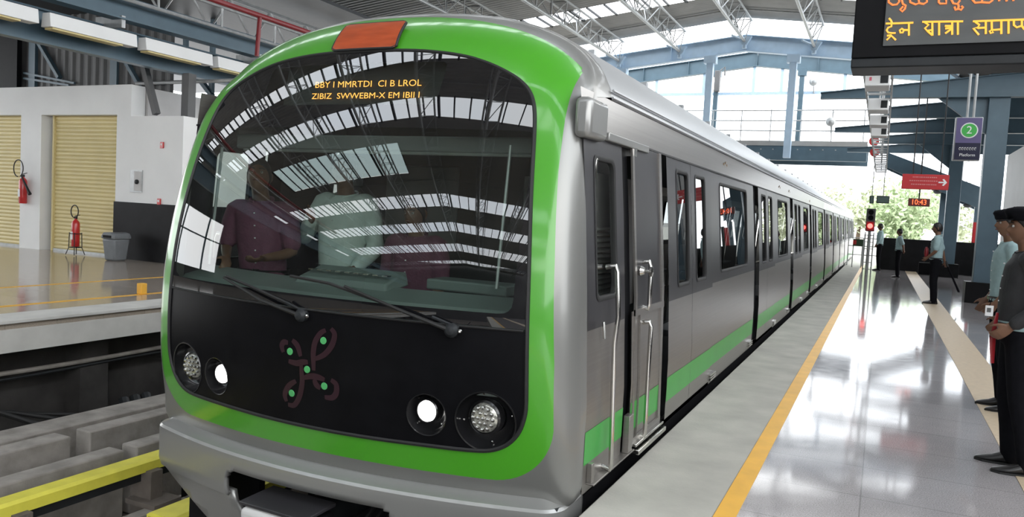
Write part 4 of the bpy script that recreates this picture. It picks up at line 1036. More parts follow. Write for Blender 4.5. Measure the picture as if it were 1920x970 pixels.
MB().hexa([(x-.17, 11.2, 0), (x+.13, 11.2, 0), (x+.13, 11.5, 0), (x-.17, 11.5, 0), (x-.20, 11.15, .46), (x+.17, 11.15, .46), (x+.17, 11.55, .46), (x-.20, 11.55, .46)]).build('body', m_binf, t, bevel=.04)
pr = [(-.21, 0), (.18, 0), (.18, .06), (.13, .12), (.03, .14), (-.15, .13), (-.21, .06)]
MB().prism(pr, lambda a, b, d: Vector((x+a, 11.35+d, .455+b)), -.21, .21).build('hood', m_binf, t, bevel=.02)
MB().box(x-.14, x+.10, 11.13, 11.14, .48, .53).build('flap', m_black, t)
t = thing('hydrant_cabinet', 'small pale recessed cabinet with dark valve on the white wall', 'cabinet', (-14.35, Y0, 1.46))
MB().box(-14.53, -14.17, Y0-.02, Y0+.0, 1.44, 1.91).build('frame', m_galv, t)
MB().box(-14.40, -14.19, Y0-.028, Y0-.018, 1.47, 1.88).build('door_panel', m_whitegrey, t)
MB().lathe([(.05, 0), (.05, .04), (.02, .06)], (-14.30, Y0-.02, 1.66), (0, -1, 0), 12).build('valve', m_darkst, t)
for (z, x, lab) in ((2.448, -13.615, 'tiny red alarm plate high on the white wall'), (1.277, -13.66, 'small red alarm box just above the black dado')):
    t = thing('alarm_box', lab, 'alarm', (x, Y0, z)); MB().box(x-.045, x+.045, Y0-.03, Y0, z-.07, z+.06).build('case', m_red, t, bevel=.005)
    MB().box(x-.02, x+.02, Y0-.036, Y0-.029, z-.01, z+.03).build('button_plate', m_white, t)
p = ony(281, 548, 9.0)
tag(MB().box(-9.62, -9.52, 7.95, 8.05, .003, .16).build('floor_marker', m_yellow, bevel=.01), 'small yellow upright marker on the yellow line of the far platform', 'marker')

# ================================================================== SIGNS AND FITTINGS OVER THE GUARDS' PLATFORM
def plate(t, a, b, Y, m, nm, th=.03, bev=.004):
    A = ony(*a, Y); B = ony(*b, Y); return MB().box(A.x, B.x, Y, Y+th, B.z, A.z).build(nm, m, t, bevel=bev), A, B
# LED display board, top right
YL = 5.5
t = thing('display_board', 'large black LED display board hanging at the top right with amber letters', 'display board', (.6, YL, 2.5))
MB().box(-.262, 1.75, YL, YL+.30, 2.575, 3.35).build('housing', m_black, t, bevel=.008)
MB().box(-.262, 1.75, YL+.0, YL+.30, 2.515, 2.574).build('bottom_tray', m_darkst, t, bevel=.008)
m_disp = mat('dark_grey_display_face', (0.075, 0.08, 0.08), 0.35, var=.15, scale=3, stretch=(1, 1, 4))
MB().box(-.085, 1.70, YL-.012, YL-.002, 2.645, 3.30).build('display_face', m_disp, t)
m_amber = emit('amber_display_led', (1.0, 0.46, 0.05), 1.6)
m_orange = emit('orange_display_led', (1.0, 0.22, 0.05), 1.5)
def stroke(mb, pts, wd=2.3):
    P = [ony(1600+a/6, b/6, YL-.016) for a, b in pts]; mb.tube(P, .0037*wd/2*1.35, 6)
mb = MB()
for s_ in ([(365, 265), (490, 262)], [(402, 205), (425, 232), (436, 262)], [(430, 265), (428, 298), (392, 310), (375, 340), (392, 366), (436, 372), (476, 372)], [(375, 450), (428, 402), (478, 450)], [(378, 402), (430, 395)],
           [(490, 262), (675, 255)], [(625, 260), (625, 400)], [(625, 338), (568, 338), (545, 322), (522, 340), (530, 368), (556, 366), (568, 340)],
           [(775, 246), (1235, 240)], [(800, 248), (846, 280), (805, 318), (830, 346), (888, 336)], [(835, 350), (888, 396)], [(888, 246), (890, 400)], [(965, 244), (965, 396)],
           [(1112, 242), (1112, 390)], [(1030, 292), (1108, 292)], [(1034, 322), (1110, 312)], [(1034, 376), (1108, 322)], [(1176, 240), (1176, 390)],
           [(1345, 240), (1920, 219), (1990, 217)], [(1372, 246), (1418, 280), (1398, 312), (1350, 318), (1412, 392)], [(1398, 316), (1490, 310)], [(1490, 238), (1490, 382)],
           [(1556, 236), (1558, 335), (1534, 350), (1545, 374), (1572, 366), (1560, 338), (1665, 330)], [(1665, 232), (1665, 382)], [(1746, 230), (1746, 378)],
           [(1806, 228), (1806, 282), (1838, 308), (1896, 290)], [(1896, 225), (1896, 292), (1925, 330)], [(1975, 220), (1975, 375)]): stroke(mb, s_)
mb.build('hindi_led_text', m_amber, t, smooth=0)
KS = ([(398, -30), (398, 25), (440, 55), (490, 50), (515, 20), (512, -30)], [(545, 0), (558, 45), (590, 62), (580, 100), (550, 130), (526, 108), (560, 72)], [(635, -30), (640, 25), (700, 50), (740, 35), (735, 0)], [(740, 35), (790, 45), (828, 22), (825, -30)],
           [(962, -20), (962, 25), (975, 40), (1045, 40), (1045, -10)], [(1100, -10), (1125, 38), (1170, 45), (1200, 5)], [(1138, 76), (1150, 110), (1185, 100), (1212, 112), (1235, 82), (1215, 68)], [(1180, 50), (1185, 75), (1175, 100)],
           [(1335, -10), (1370, 30), (1440, 25), (1450, 0)], [(1440, 25), (1530, 30), (1570, 0)], [(1640, -20), (1640, 12)], [(1720, -20), (1725, 14)], [(1800, -20), (1800, 10)])
for grp in ((0,), (1,), (2, 3), (4,), (5, 6, 7), (8, 9), (10,), (11,), (12,)):
    mb = MB()
    for k in grp: stroke(mb, KS[k])
    mb.build('kannada_led_letter', m_orange, t, smooth=0)
for x in (.1, 1.4): MB().tube([(x, YL+.15, 3.35), (x, YL+.15, roofz(x)-.1)], .03, 10).build('hanger_pole', m_galv, t)
# platform 2 sign
m_violet = mat('violet_sign_face', (0.12, 0.10, 0.22), .35, var=.05); m_navy = mat('navy_sign_face', (0.012, 0.012, 0.04), .35, var=.1)
m_signgreen = mat('sign_green', (0.06, 0.42, 0.08), .4, var=.03); m_signw = mat('sign_white', (.8, .8, .8), .4, var=.02)
YS = 9.0
t = thing('platform_sign', 'hanging violet and navy platform sign with a green number 2 disc', 'sign', (.68, YS, 2.2))
x0, x1, zt, zb = .585, .805, 2.645, 2.235
MB().box(x0-.012, x1+.005, YS, YS+.09, zb-.008, zt+.008).build('case', m_galv, t, bevel=.006)
zm = zb+(zt-zb)*.40
MB().box(x0, x1, YS-.006, YS, zm, zt).build('upper_face', m_violet, t)
MB().box(x0, x1, YS-.006, YS, zb, zm).build('lower_face', m_navy, t)
c = ((x0+x1)/2+.003, YS-.007, zm+(zt-zm)*.5)
MB().lathe([(.076, 0), (.076, .002), (.001, .002)], c, (0, -1, 0), 30).build('disc_rim', m_signw, t)
MB().lathe([(.066, 0), (.066, .004), (.001, .004)], c, (0, -1, 0), 30).build('green_disc', m_signgreen, t)
fn = lambda cx, cz, yy: (lambda a, b, d: Vector((cx+a, yy-d, cz+b)))
text_mb('2', .105, fn(c[0], c[2], YS-.013)).build('numeral', m_signw, t, smooth=0)
text_mb('Platform', .040, fn(c[0], zb+.045, YS-.009)).build('lettering', m_signw, t, smooth=0)
mb = MB()                                     # rounded Kannada word above it
for k in range(7):
    xx = x0+.045+k*.022; mb.tube([Vector((xx+.008*math.cos(a), YS-.009, zb+.105+.010*math.sin(a))) for a in np.linspace(.4, 5.6, 10)], .0022, 4)
    mb.tube([(xx-.006, YS-.009, zb+.118), (xx+.010, YS-.009, zb+.120)], .002, 4)
mb.build('kannada_lettering', m_signw, t, smooth=0)
for dx in (-.025, .03): MB().tube([(c[0]+dx, YS+.045, zt), (c[0]+dx, YS+.045, 9.0)], .012, 8).build('hanger_pole', m_galv, t)
# red arrow sign
m_redsign = mat('red_sign_face', (0.50, 0.015, 0.02), .4, var=.05)
YR = 16.0
t = thing('direction_sign', 'red hanging sign with a white arrow pointing right', 'sign', (.62, YR, 2.25))
MB().box(.25, 1.0, YR, YR+.08, 2.262, 2.53).build('panel', m_redsign, t, bevel=.006)
q = [(-.07, -.012), (.02, -.012), (-.012, -.05), (.014, -.062), (.065, 0), (.014, .062), (-.012, .05), (.02, .012), (-.07, .012)]
MB().prism(q, lambda a, b, d: Vector((.905+a, YR-.002-d, 2.395+b)), 0, .006).build('arrow', m_signw, t)
rnd = random.Random(3); m_flet = mat('faded_pink_lettering', (.62, .22, .22), .5)
for j in range(3):
    mb = MB()
    xx = .42+(.0, -.05, -.02)[j]; e_ = .80
    while xx < e_: ww = rnd.uniform(.012, .03); mb.box(xx, xx+ww, YR-.006, YR-.001, 2.470-j*.065, 2.488-j*.065); xx += ww+rnd.uniform(.006, .012)
    mb.build('small_lettering', m_flet, t, smooth=0)
for x in (.42, .86): MB().tube([(x, YR+.04, 2.53), (x, YR+.04, roofz(x)-.02)], .012, 8).build('hanger_pole', m_darkst, t)
# clock
m_redled = emit('red_clock_led', (1.0, .12, .03), 3.0)
YC = 20.0
t = thing('digital_clock', 'small red digital clock reading 10:43 hanging below the red sign', 'clock', (.69, YC, 2.07))
MB().box(.475, .91, YC, YC+.08, 2.07, 2.245).build('case', mat('dark_red_clock_face', (.10, .006, .006), .35), t, bevel=.006)
text_mb('10:43', .165, fn(.69, 2.157, YC-.006), sx=.88).build('digits', m_redled, t, smooth=0)
MB().tube([(.69, YC+.04, 2.245), (.69, YC+.04, 4.48)], .015, 8).build('hanger_pole', m_darkst, t)
# run of cable ladder with boxes hanging along the platform edge
t = thing('cable_ladder', 'pale metal cable ladder hanging in a long run above the platform edge', 'cable tray', (-.2, 18, 3.3))
for x in (-.33, -.03): MB().box(x-.012, x+.012, 9.6, 27.5, 3.28, 3.36).build('side_rail', m_galv, t)
mb = MB()
for k in range(30): mb.box(-.33, -.03, 9.8+k*.6, 9.84+k*.6, 3.28, 3.31)
mb.build('rung', m_galv, t)
for k in range(7): MB().tube([(-.18, 9.9+k*2.9, 3.33), (-.18, 9.9+k*2.9, 9.0)], .012, 6).build('hanger', m_galv, t)
for k, y in enumerate((9.9, 11.9, 13.6, 15.2)):
    t = thing('junction_box', 'pale grey box on the cable ladder with a dark hatch, '+('nearest', 'second', 'third', 'farthest of the four')[k], 'box', (-.18, y, 3.15), 'boxes on the cable ladder')
    MB().box(-.31, -.05, y, y+.42, 3.12, 3.28).build('case', m_white, t, bevel=.01)
    MB().box(-.15, -.07, y-.004, y+.004, 3.15, 3.25).build('hatch', m_darkst, t)
    if k == 0: MB().box(-.265, -.24, y-.006, y+.002, 3.18, 3.22).build('pink_label', mat('pink_label', (.7, .15, .2), .5), t)
for k, (px, py, Y) in enumerate(((1639, 265, 20), (1640, 286, 21.5))):
    A = ony(px, py, Y); t = thing('hanging_marker', 'small red and white marker plate under the cable ladder, '+('upper one', 'lower one')[k], 'marker', A, 'red marker plates')
    MB().lathe([(.11, 0), (.11, .02)], A, (0, -1, 0), 20).build('plate', m_red, t); MB().lathe([(.045, .021), (.045, .026)], A, (0, -1, 0), 16).build('disc', m_signw, t)
    MB().tube([A+Vector((0, .01, .1)), (A.x, Y, 3.3)], .012, 6).build('stem', m_galv, t)
# starter signal and small screens at the far end
t = thing('signal_post', 'slim signal on a pale post showing a red light at the platform end', 'signal', (-.38, 28, 0))
MB().box(-.51, -.24, 27.95, 28.12, 1.42, 2.16).build('head', m_clad, t, bevel=.02)
MB().box(-.49, -.26, 27.935, 27.95, 1.45, 1.74).build('lower_face', m_redsign, t)
m_redlit = emit('lit_red_lens', (1, .12, .10), 4.0)
MB().lathe([(.075, 0), (.08, .02), (.02, .04)], (-.375, 27.935, 1.60), (0, -1, 0), 18).build('red_lens', m_redlit, t)
for z in (1.86, 2.04): MB().lathe([(.075, 0), (.08, .03), (.07, .03), (.06, .01), (.01, .01)], (-.375, 27.95, z), (0, -1, 0), 18).build('dark_lens', m_black, t)
MB().tube([(-.375, 28.05, 0), (-.375, 28.05, 1.42)], .05, 10).build('mast', m_galv, t)
mb = MB()
for x in (-.50, -.25): mb.tube([(x, 28.0, 0), (x, 28.0, 1.4)], .02, 6)
for k in range(6): mb.tube([(-.5, 28, .2+k*.22), (-.25, 28, .2+k*.22)], .012, 6)
mb.build('ladder', m_galv, t)
for (a, b, Y, lab, nm) in (((1644, 367), (1667, 382), 24, 'small flat screen seen end on beyond the signal, wider one', 'monitor'), ((1631, 367), (1638, 382), 24, 'narrow small screen left of the wider one above the signal', 'monitor')):
    A = ony(*a, Y); B = ony(*b, Y); t = thing(nm, lab, 'screen', A, 'small hanging screens')
    MB().box(A.x, B.x, Y, Y+.06, B.z, A.z).build('case', m_darkst, t, bevel=.01); MB().box(A.x+.02, B.x-.02, Y-.006, Y, B.z+.02, A.z-.02).build('panel', mat('grey_green_screen', (.10, .16, .14), .3), t)
    MB().tube([((A.x+B.x)/2, Y+.03, A.z), ((A.x+B.x)/2, Y+.03, 3.26), (-.18, Y+.03, 3.275)], .012, 6).build('hanger_pole', m_galv, t)
A = ony(1600, 448, 33); B = ony(1618, 462, 33)
t = thing('notice_board', 'low dark green and red board at the gate beyond the platform end', 'board', A)
MB().box(A.x, B.x, 33, 33.05, B.z, A.z).build('board', mat('dark_green_board', (.02, .05, .02), .5), t); MB().box(A.x, A.x+.12, 32.99, 33.0, B.z+.05, A.z-.05).build('red_patch', m_red, t)
MB().tube([(A.x+.02, 33.02, 0), (A.x+.02, 33.02, B.z)], .02, 6).build('post', m_galv, t); MB().tube([(B.x-.02, 33.02, 0), (B.x-.02, 33.02, B.z)], .02, 6).build('post', m_galv, t)
t = thing('end_gate', 'thin pale pipe railing gate across the platform end beside the train tail', 'gate', (-.7, 34.5, 0))
for z in (.45, .8, 1.12): MB().tube([(-1.2, 34.5, z), (-.1, 34.5, z)], .018, 6).build('rail', m_galv, t)
for x in (-1.2, -.65, -.1): MB().tube([(x, 34.5, 0), (x, 34.5, 1.12)], .02, 6).build('post', m_galv, t)
t = thing('waste_box', 'low black box against the column foot behind the baton guard', 'box', (1.5, 31.5, 0))
MB().box(1.25, 1.95, 31.3, 31.8, 0, .42).build('body', m_black, t, bevel=.02); MB().box(1.6, 1.95, 31.28, 31.8, .42, .45).build('lid_edge', m_white, t)
# red white pennant on the far white opening and a stack on the parapet
A = ony(1832, 420, 33.0)
t = thing('hose_reel', 'red and dark hose reel box beside the near column, against the bright opening', 'hose reel', (A.x, 33.0, 1.2))
MB().box(A.x-.12, A.x+.05, 33.0, 33.2, 1.2, 1.95).build('case', m_redsign, t, bevel=.02); MB().box(A.x+.05, A.x+.16, 32.99, 33.2, 1.2, 2.0).build('side_panel', m_darkst, t)
# pale lattice mast beyond the columns
t = thing('lattice_mast', 'pale zigzag lattice mast visible between the two columns', 'mast', (3, 45, 0))
A = ony(1807, 300, 45); B = ony(1850, 350, 45)
for x in (A.x, B.x): MB().tube([(x, 45, -1.5), (x, 45, 7.5)], .05, 6).build('leg', m_galv, t)
mb = MB()
for k in range(9): mb.tube([(A.x, 45, -1+k), (B.x, 45, -.5+k), (A.x, 45, k)], .035, 5)
mb.build('lattice', m_galv, t)

# ================================================================== TREES BEYOND
m_leaf = mat('hazy_green_foliage', (0.34, 0.42, 0.24), .8, var=.35, scale=3); m_leaf2 = mat('haze_paled_foliage', (0.50, 0.54, 0.38), .8, var=.3, scale=3); m_bark = mat('brown_bark', (.14, .10, .07), .9)  # leaf colours paled to carry the washed-out haze of distance
def tree(x, y, h, w_, m, lab):
    t = thing('tree', lab, 'tree', (x, y, -1.5), 'trees beyond the platform end'); rnd = random.Random(int(x*10+y))
    MB().tube([(x, y, -1.5), (x+.1, y, -1.5+h*.45), (x, y, -1.5+h*.8)], [.25, .18, .08], 8).build('trunk', m_bark, t)
    lb = MB()
    for c_ in range(9):
        cx, cy, cz = x+rnd.uniform(-.6, .6)*w_, y+rnd.uniform(-.5, .5)*w_, -1.5+h*rnd.uniform(.45, .9)
        for _ in range(170):
            d = Vector((rnd.gauss(0, 1), rnd.gauss(0, 1), rnd.gauss(0, .8))); d = d.normalized()*(w_*.42*rnd.random()**.4); p = Vector((cx, cy, cz))+d
            u = Vector((rnd.uniform(-1, 1), rnd.uniform(-1, 1), rnd.uniform(-1, 1))).normalized(); v = u.orthogonal().normalized(); s = rnd.uniform(.18, .38)
            lb.add([p-u*s, p+v*s*.5, p+u*s, p-v*s*.5], [(0, 1, 2, 3)])
    lb.build('crown', m, t, smooth=0, fix=False)
tree(-2.2, 84, 7.0, 3.6, m_leaf2, 'pale bushy tree just right of the signal, farthest left of the clump')
tree(1.4, 72, 6.4, 3.4, m_leaf, 'greener low tree in the middle below the red clock')
tree(5.2, 82, 6.9, 3.8, m_leaf2, 'pale tree right of the clock, its edge behind the guard')
tree(2.6, 97, 9.2, 4.4, m_leaf2, 'tallest hazy tree behind the others below the red sign')

# ================================================================== PEOPLE
def remeshed(mb, voxel, smooth=2):
    """fuse overlapping lofts into one continuous skin"""
    me = bpy.data.meshes.new('tmp'); me.from_pydata([tuple(v) for v in mb.v], [], mb.f)
    import bmesh
    b = bmesh.new(); b.from_mesh(me); bmesh.ops.recalc_face_normals(b, faces=b.faces[:]); b.to_mesh(me); b.free()
    o = bpy.data.objects.new('tmp', me); COL.objects.link(o)
    r = o.modifiers.new('r', 'REMESH'); r.mode = 'VOXEL'; r.voxel_size = voxel; r.use_smooth_shade = True
    if smooth: s = o.modifiers.new('s', 'SMOOTH'); s.iterations = smooth; s.factor = .5
    dg = bpy.context.evaluated_depsgraph_get(); dg.update(); m2 = bpy.data.meshes.new_from_object(o.evaluated_get(dg))
    out = MB(); out.add([v.co.copy() for v in m2.vertices], [tuple(p.vertices) for p in m2.polygons])
    bpy.data.objects.remove(o); bpy.data.meshes.remove(me); bpy.data.meshes.remove(m2); return out
def chain(mb, pts, rad, n=12, sub=5):
    """smooth tapered limb through the joints"""
    P = [Vector(p) for p in pts]; Q = []; R = []
    for i in range(len(P)-1):
        p0, p1, p2, p3 = P[max(i-1, 0)], P[i], P[i+1], P[min(i+2, len(P)-1)]
        for k in range(sub):
            t = k/sub; cr = 0.5*((2*p1)+(p2-p0)*t+(2*p0-5*p1+4*p2-p3)*t*t+(3*p1-p0-3*p2+p3)*t**3); Q.append(p1.lerp(p2, t).lerp(cr, .45)); R.append(rad[i]*(1-t)+rad[i+1]*t)
    Q.append(P[-1]); R.append(rad[-1]); mb.tube(Q, R, n); mb.ball(P[0], rad[0]*.98, 10); mb.ball(P[-1], rad[-1]*.98, 10)
def rings_torso(mb, data, n=22):
    """data: (centre, half width, half depth) from the bottom up; width along local y, depth along x"""
    rr = []
    for c, hw, hd in data:
        c = Vector(c); rr.append([c+Vector((hd*math.copysign(abs(math.cos(a))**.85, math.cos(a)), hw*math.copysign(abs(math.sin(a))**.85, math.sin(a)), 0)) for a in [2*math.pi*k/n for k in range(n)]])
    mb.loft(rr)
def head_mb(mb, c, yaw=0, pitch=0, s=1.0):
    """head looking along +x, c = centre of the skull"""
    rot = Matrix.Rotation(yaw, 3, 'Z') @ Matrix.Rotation(-pitch, 3, 'Y'); nu, nv = 36, 28; rr = []
    def g(a, b, sa, sb): return math.exp(-(a/sa)**2-(b/sb)**2)
    for j in range(1, nv):
        th = math.pi*j/nv; ring = []
        for i in range(nu):
            ph = 2*math.pi*i/nu; x = math.sin(th)*math.cos(ph); y = math.sin(th)*math.sin(ph); z = math.cos(th)
            k = 1-.34*max(0, -z)**1.4; px = x*.096; py = y*.076*k; pz = z*.118
            if x < 0: px *= 1.04; pz *= 1-.12*max(0, -z)*(-x)
            f = max(0, x)
            if f > 0:
                px *= 1-.10*abs(y)**2
                px += .024*g(y, z+.12, .17, .17)*(f**.5)+.010*g(y, z+.24, .24, .09)     # nose, nostrils
                px += .007*g(y, z-.22, .75, .10)                                        # brow
                px -= .012*(g(y-.40, z-.06, .20, .13)+g(y+.40, z-.06, .20, .13))          # eye sockets
                px += .008*g(y, z+.43, .28, .05)+.008*g(y, z+.54, .24, .05)             # lips
                px -= .004*g(y, z+.485, .3, .025)
                px += .012*g(y, z+.82, .32, .15)                                        # chin
                px += .004*(g(y-.5, z+.2, .22, .2)+g(y+.5, z+.2, .22, .2))                # cheeks
            ring.append(Vector(c)+rot @ (Vector((px, py, pz))*s))
        rr.append(ring)
    mb.loft(rr)
    for sg in (-1, 1):
        q = []
        for k in range(9):
            a = math.radians(-70+k*35/1.6); q.append(Vector(c)+rot @ (Vector((-.008-.016*math.cos(a), sg*(.077+.006*math.sin(k/8*math.pi)), .0+.032*math.sin(a)))*s))
        mb.tube(q, .0075*s, 7); mb.ball(Vector(c)+rot @ (Vector((-.004, sg*.074, -.004))*s), .016*s, 8, sc=(1, .45, 1.4))
    return rot
def hand_mb(mb, wr, el, curl=.5, thumb=(1, 0, 0), s=1.0, spread=.10):
    """palm and five fingers; direction runs on from the forearm"""
    wr = Vector(wr); d = (wr-Vector(el)).normalized(); th = Vector(thumb); th = (th-d*th.dot(d)).normalized(); nrm_ = d.cross(th)
    pc = wr+d*.045*s
    rr = []
    for k, (a, wv, tv) in enumerate(((-.02, .026, .019), (.02, .034, .017), (.06, .041, .015), (.088, .038, .012))):
        c = wr+d*a*s; rr.append([c+th*wv*s*math.cos(2*math.pi*i/12)+nrm_*tv*s*math.sin(2*math.pi*i/12) for i in range(12)])
    mb.loft(rr)
    for k, (off, L) in enumerate(((.029, .070), (.010, .078), (-.010, .072), (-.029, .058))):
        base = wr+d*.080*s+th*off*s; q = [base]; ang = 0; dirv = d; L *= s
        for j, f in enumerate((.42, .32, .26)):
            ang += curl*(.55+.25*j); dirv = (d*math.cos(ang)+nrm_*math.sin(ang)+th*off*spread*8).normalized(); q.append(q[-1]+dirv*L*f)
        mb.tube(q, [.0095*s, .0088*s, .0080*s, .0068*s], 7); mb.ball(q[-1], .0068*s, 6)
    b = wr+d*.022*s+th*.026*s; q = [b]
    for j, (f, a) in enumerate(((.036, .75), (.030, .45), (.024, .2))): q.append(q[-1]+(d*math.cos(a)+th*math.sin(a)+nrm_*(.25+.2*j)*curl).normalized()*f*s)
    mb.tube(q, [.013*s, .011*s, .0095*s, .0075*s], 7); mb.ball(q[-1], .0075*s, 6)

def person(label, pos, yaw, H=1.72, shirt=m_uni, trousers=m_trou, short=True, look=(0, 0), arms=None, legs=None, hair='short', vx=.011, lean=0.0, belly=0.0, group=None, hat=None, floor=None, hands=(.5, .5), skin=m_skin, thumbs=None):
    s = H/1.75; R = Matrix.Rotation(yaw, 3, 'Z'); T = Vector(pos)
    def W(p): return R @ (Vector(p)*s)+T
    def out(mb): mb.v = [W(v) for v in mb.v]; return mb
    legs = legs or {1: [(0, .09, .92), (.02, .10, .50), (-.02, .11, .09), (.03, .13)], -1: [(0, -.09, .92), (.01, -.10, .50), (-.02, -.11, .09), (.03, -.13)]}
    arms = arms or {1: [(-.01, .185, 1.42), (-.04, .235, 1.14), (.03, .245, .90)], -1: [(-.01, -.185, 1.42), (-.04, -.235, 1.14), (.03, -.245, .90)]}
    ln = lambda z: lean*max(0, z-.95)
    nk = (ln(1.46)-.012, 0, 1.46); hc = (ln(1.64)+.022, 0, 1.635)
    b = MB()
    rings_torso(b, [((ln(.82), 0, .86), .12, .09), ((ln(.92), 0, .93), .155, .10), ((ln(1.1), 0, 1.08), .135, .092+belly*.5), ((ln(1.25), 0, 1.24), .155, .10), ((ln(1.38), 0, 1.38), .165, .095), ((ln(1.45)-.01, 0, 1.45), .10, .065)])
    chain(b, [nk, (hc[0]-.012, 0, 1.56)], [.062, .055])
    for sg in (1, -1):
        h, k, a, t = legs[sg]; chain(b, [h, k, a], [.082, .052, .038])
        sh, e, w_ = arms[sg]; sh = (sh[0]+ln(sh[2]), sh[1], sh[2]); chain(b, [(ln(1.4)-.01, sg*.10, 1.41), sh, e, w_], [.06, .052, .040, .026])
        hand_mb(b, w_, e, hands[0 if sg > 0 else 1], (thumbs or {}).get(sg, (1, 0, .0)))
    rot = head_mb(b, hc, look[0], look[1])
    root = thing('person', label, 'person', tuple(pos), group)
    bm_ = out(remeshed(b, vx if vx < .02 else vx, 1))
    bm_.build('body', skin, root, smooth=180, fix=False)
    v2 = max(vx, .012)
    # shirt
    b = MB(); zb_ = .93
    rings_torso(b, [((ln(.93), 0, zb_), .172, .122+belly*.6), ((ln(1.0), 0, 1.0), .166, .122+belly), ((ln(1.1), 0, 1.10), .160, .122+belly), ((ln(1.25), 0, 1.25), .176, .126+belly*.4), ((ln(1.38), 0, 1.38), .186, .116), ((ln(1.44)-.005, 0, 1.44), .135, .088), ((ln(1.475)-.008, 0, 1.475), .082, .072)])
    for sg in (1, -1):
        sh, e, w_ = arms[sg]; sh = Vector((sh[0]+ln(sh[2]), sh[1], sh[2])); e = Vector(e); w_ = Vector(w_)
        if short: chain(b, [(ln(1.4)-.01, sg*.09, 1.40), sh, sh.lerp(e, .82)], [.078, .073, .066])
        else: chain(b, [(ln(1.4)-.01, sg*.09, 1.40), sh, e, e.lerp(w_, .90)], [.078, .072, .058, .044])
    for v in b.v:                             # loose folds
        v.x += .004*math.sin(v.z*38+v.y*20); v.y += .004*math.sin(v.z*31+v.x*25)
    so = out(remeshed(b, v2, 2)).build('shirt', shirt, root, smooth=180, fix=False)
    b = MB()
    b.tube([(ln(1.48)-.008+.074*math.cos(a), .078*math.sin(a), 1.478-.02*math.cos(a)) for a in np.linspace(.35, 5.93, 22)], [(.016, .008)]*22, 8)
    b = out(b); b.build('collar', shirt, so, smooth=60)
    b = MB()
    for k in range(5): b.ball((ln(1.05+k*.085)+.124+belly*(.9-k*.2), 0, 1.05+k*.085), .006, 6)
    out(b).build('button', m_signw, so)
    # trousers and belt
    b = MB(); rings_torso(b, [((0, 0, .86), .165, .118), ((0, 0, .93), .172, .122+belly*.5), ((0, 0, .985), .168, .122+belly*.7)])
    for sg in (1, -1):
        h, k, a, t = legs[sg]; h = Vector(h); k = Vector(k); a = Vector(a); chain(b, [h-Vector((0, sg*.01, 0)), h.lerp(k, .5), k, k.lerp(a, .55), a+Vector((0, 0, -.03))], [.102, .090, .072, .066, .064])
    tr = out(remeshed(b, v2, 1)).build('trousers', trousers, root, smooth=180, fix=False)
    b = MB().tube([( .126*math.cos(a)+belly*.6, .174*math.sin(a), .985) for a in np.linspace(0, 6.2832, 28)], [(.020, .006)]*28, 8, caps=False); out(b).build('belt', m_shoe, root)
    b = MB().box(.125+belly*.6, .134+belly*.6, -.025, .025, .965, 1.005); out(b).build('buckle', m_chrome, root)
    # shoes
    for sg in (1, -1):
        h, k, a, t = legs[sg]; a = Vector((a[0], a[1], a[2]-.09)); d = Vector((math.cos(t[1] if len(t) > 1 else 0), math.sin(t[1] if len(t) > 1 else 0), 0)); sd = Vector((-d.y, d.x, 0)); b = MB(); rr = []
        for x, hw, hh, z0 in ((-.075, .018, .03, .0), (-.06, .034, .085, 0), (-.01, .040, .105, 0), (.05, .042, .085, 0), (.11, .048, .055, 0), (.16, .044, .042, .004), (.20, .028, .03, .008), (.215, .008, .016, .012)):
            c = a+d*x; rr.append([c+sd*hw*math.cos(q)+Vector((0, 0, z0+(hh-z0)/2+(hh-z0)/2*math.sin(q))) for q in [2*math.pi*i/12 for i in range(12)]])
        b.loft(rr); sh_ = out(b).build('shoe', m_shoe, root, smooth=60)
        b = MB(); b.prism([(x, y) for x, y in ((-.08, -.03), (-.08, .03), (0, .044), (.1, .052), (.17, .046), (.215, .012), (.215, -.012), (.17, -.046), (.1, -.052), (0, -.044))], lambda x, y, z: a+d*x+sd*y+Vector((0, 0, z)), 0, .014); out(b).build('sole', m_rubber, sh_)
    # hair and eyes
    hcv = Vector(hc)
    def hp(p): return hcv+rot @ Vector(p)
    b = MB(); rr = []; nu = 30
    for j in range(1, 15):
        th = math.radians(4+j*8.2); ring = []
        for i in range(nu):
            ph = 2*math.pi*i/nu; front = max(0, math.cos(ph)); lim = math.radians(58+ (62*(1-front**.6)) if hair == 'short' else 60+55*(1-front)); tt = min(th, lim)
            x, y, z = math.sin(tt)*math.cos(ph), math.sin(tt)*math.sin(ph), math.cos(tt); bump_ = 1.0+.02*math.sin(ph*9+j)+(.0 if tt < lim else -.07)
            ring.append(hp((x*.103*bump_, y*.083*bump_*(1-.2*max(0, -z)), z*.127*bump_+.002)))
        rr.append(ring)
    b.loft(rr); out(b).build('hair', m_hair, root, smooth=60)
    b = MB()
    for sg in (1, -1): b.ball(hp((.080, sg*.030, .008)), .0105, 8)
    out(b).build('eyes', mat('eye_white', (.35, .33, .30), .2), root)
    b = MB()
    for sg in (1, -1): b.ball(hp((.0885, sg*.030, .008)), .005, 6); b.tube([hp((.094, sg*.014, .028)), hp((.096, sg*.032, .033)), hp((.086, sg*.050, .028))], .0035, 5)
    out(b).build('pupils_and_brows', m_hair, root)
    b = MB().tube([hp((.094, -.022, -.052)), hp((.102, -.008, -.050)), hp((.1025, 0, -.051)), hp((.102, .008, -.050)), hp((.094, .022, -.052))], [.003, .0055, .006, .0055, .003], 6)
    out(b).build('lips', mat('brown_lips', (.14, .05, .04), .45), root)
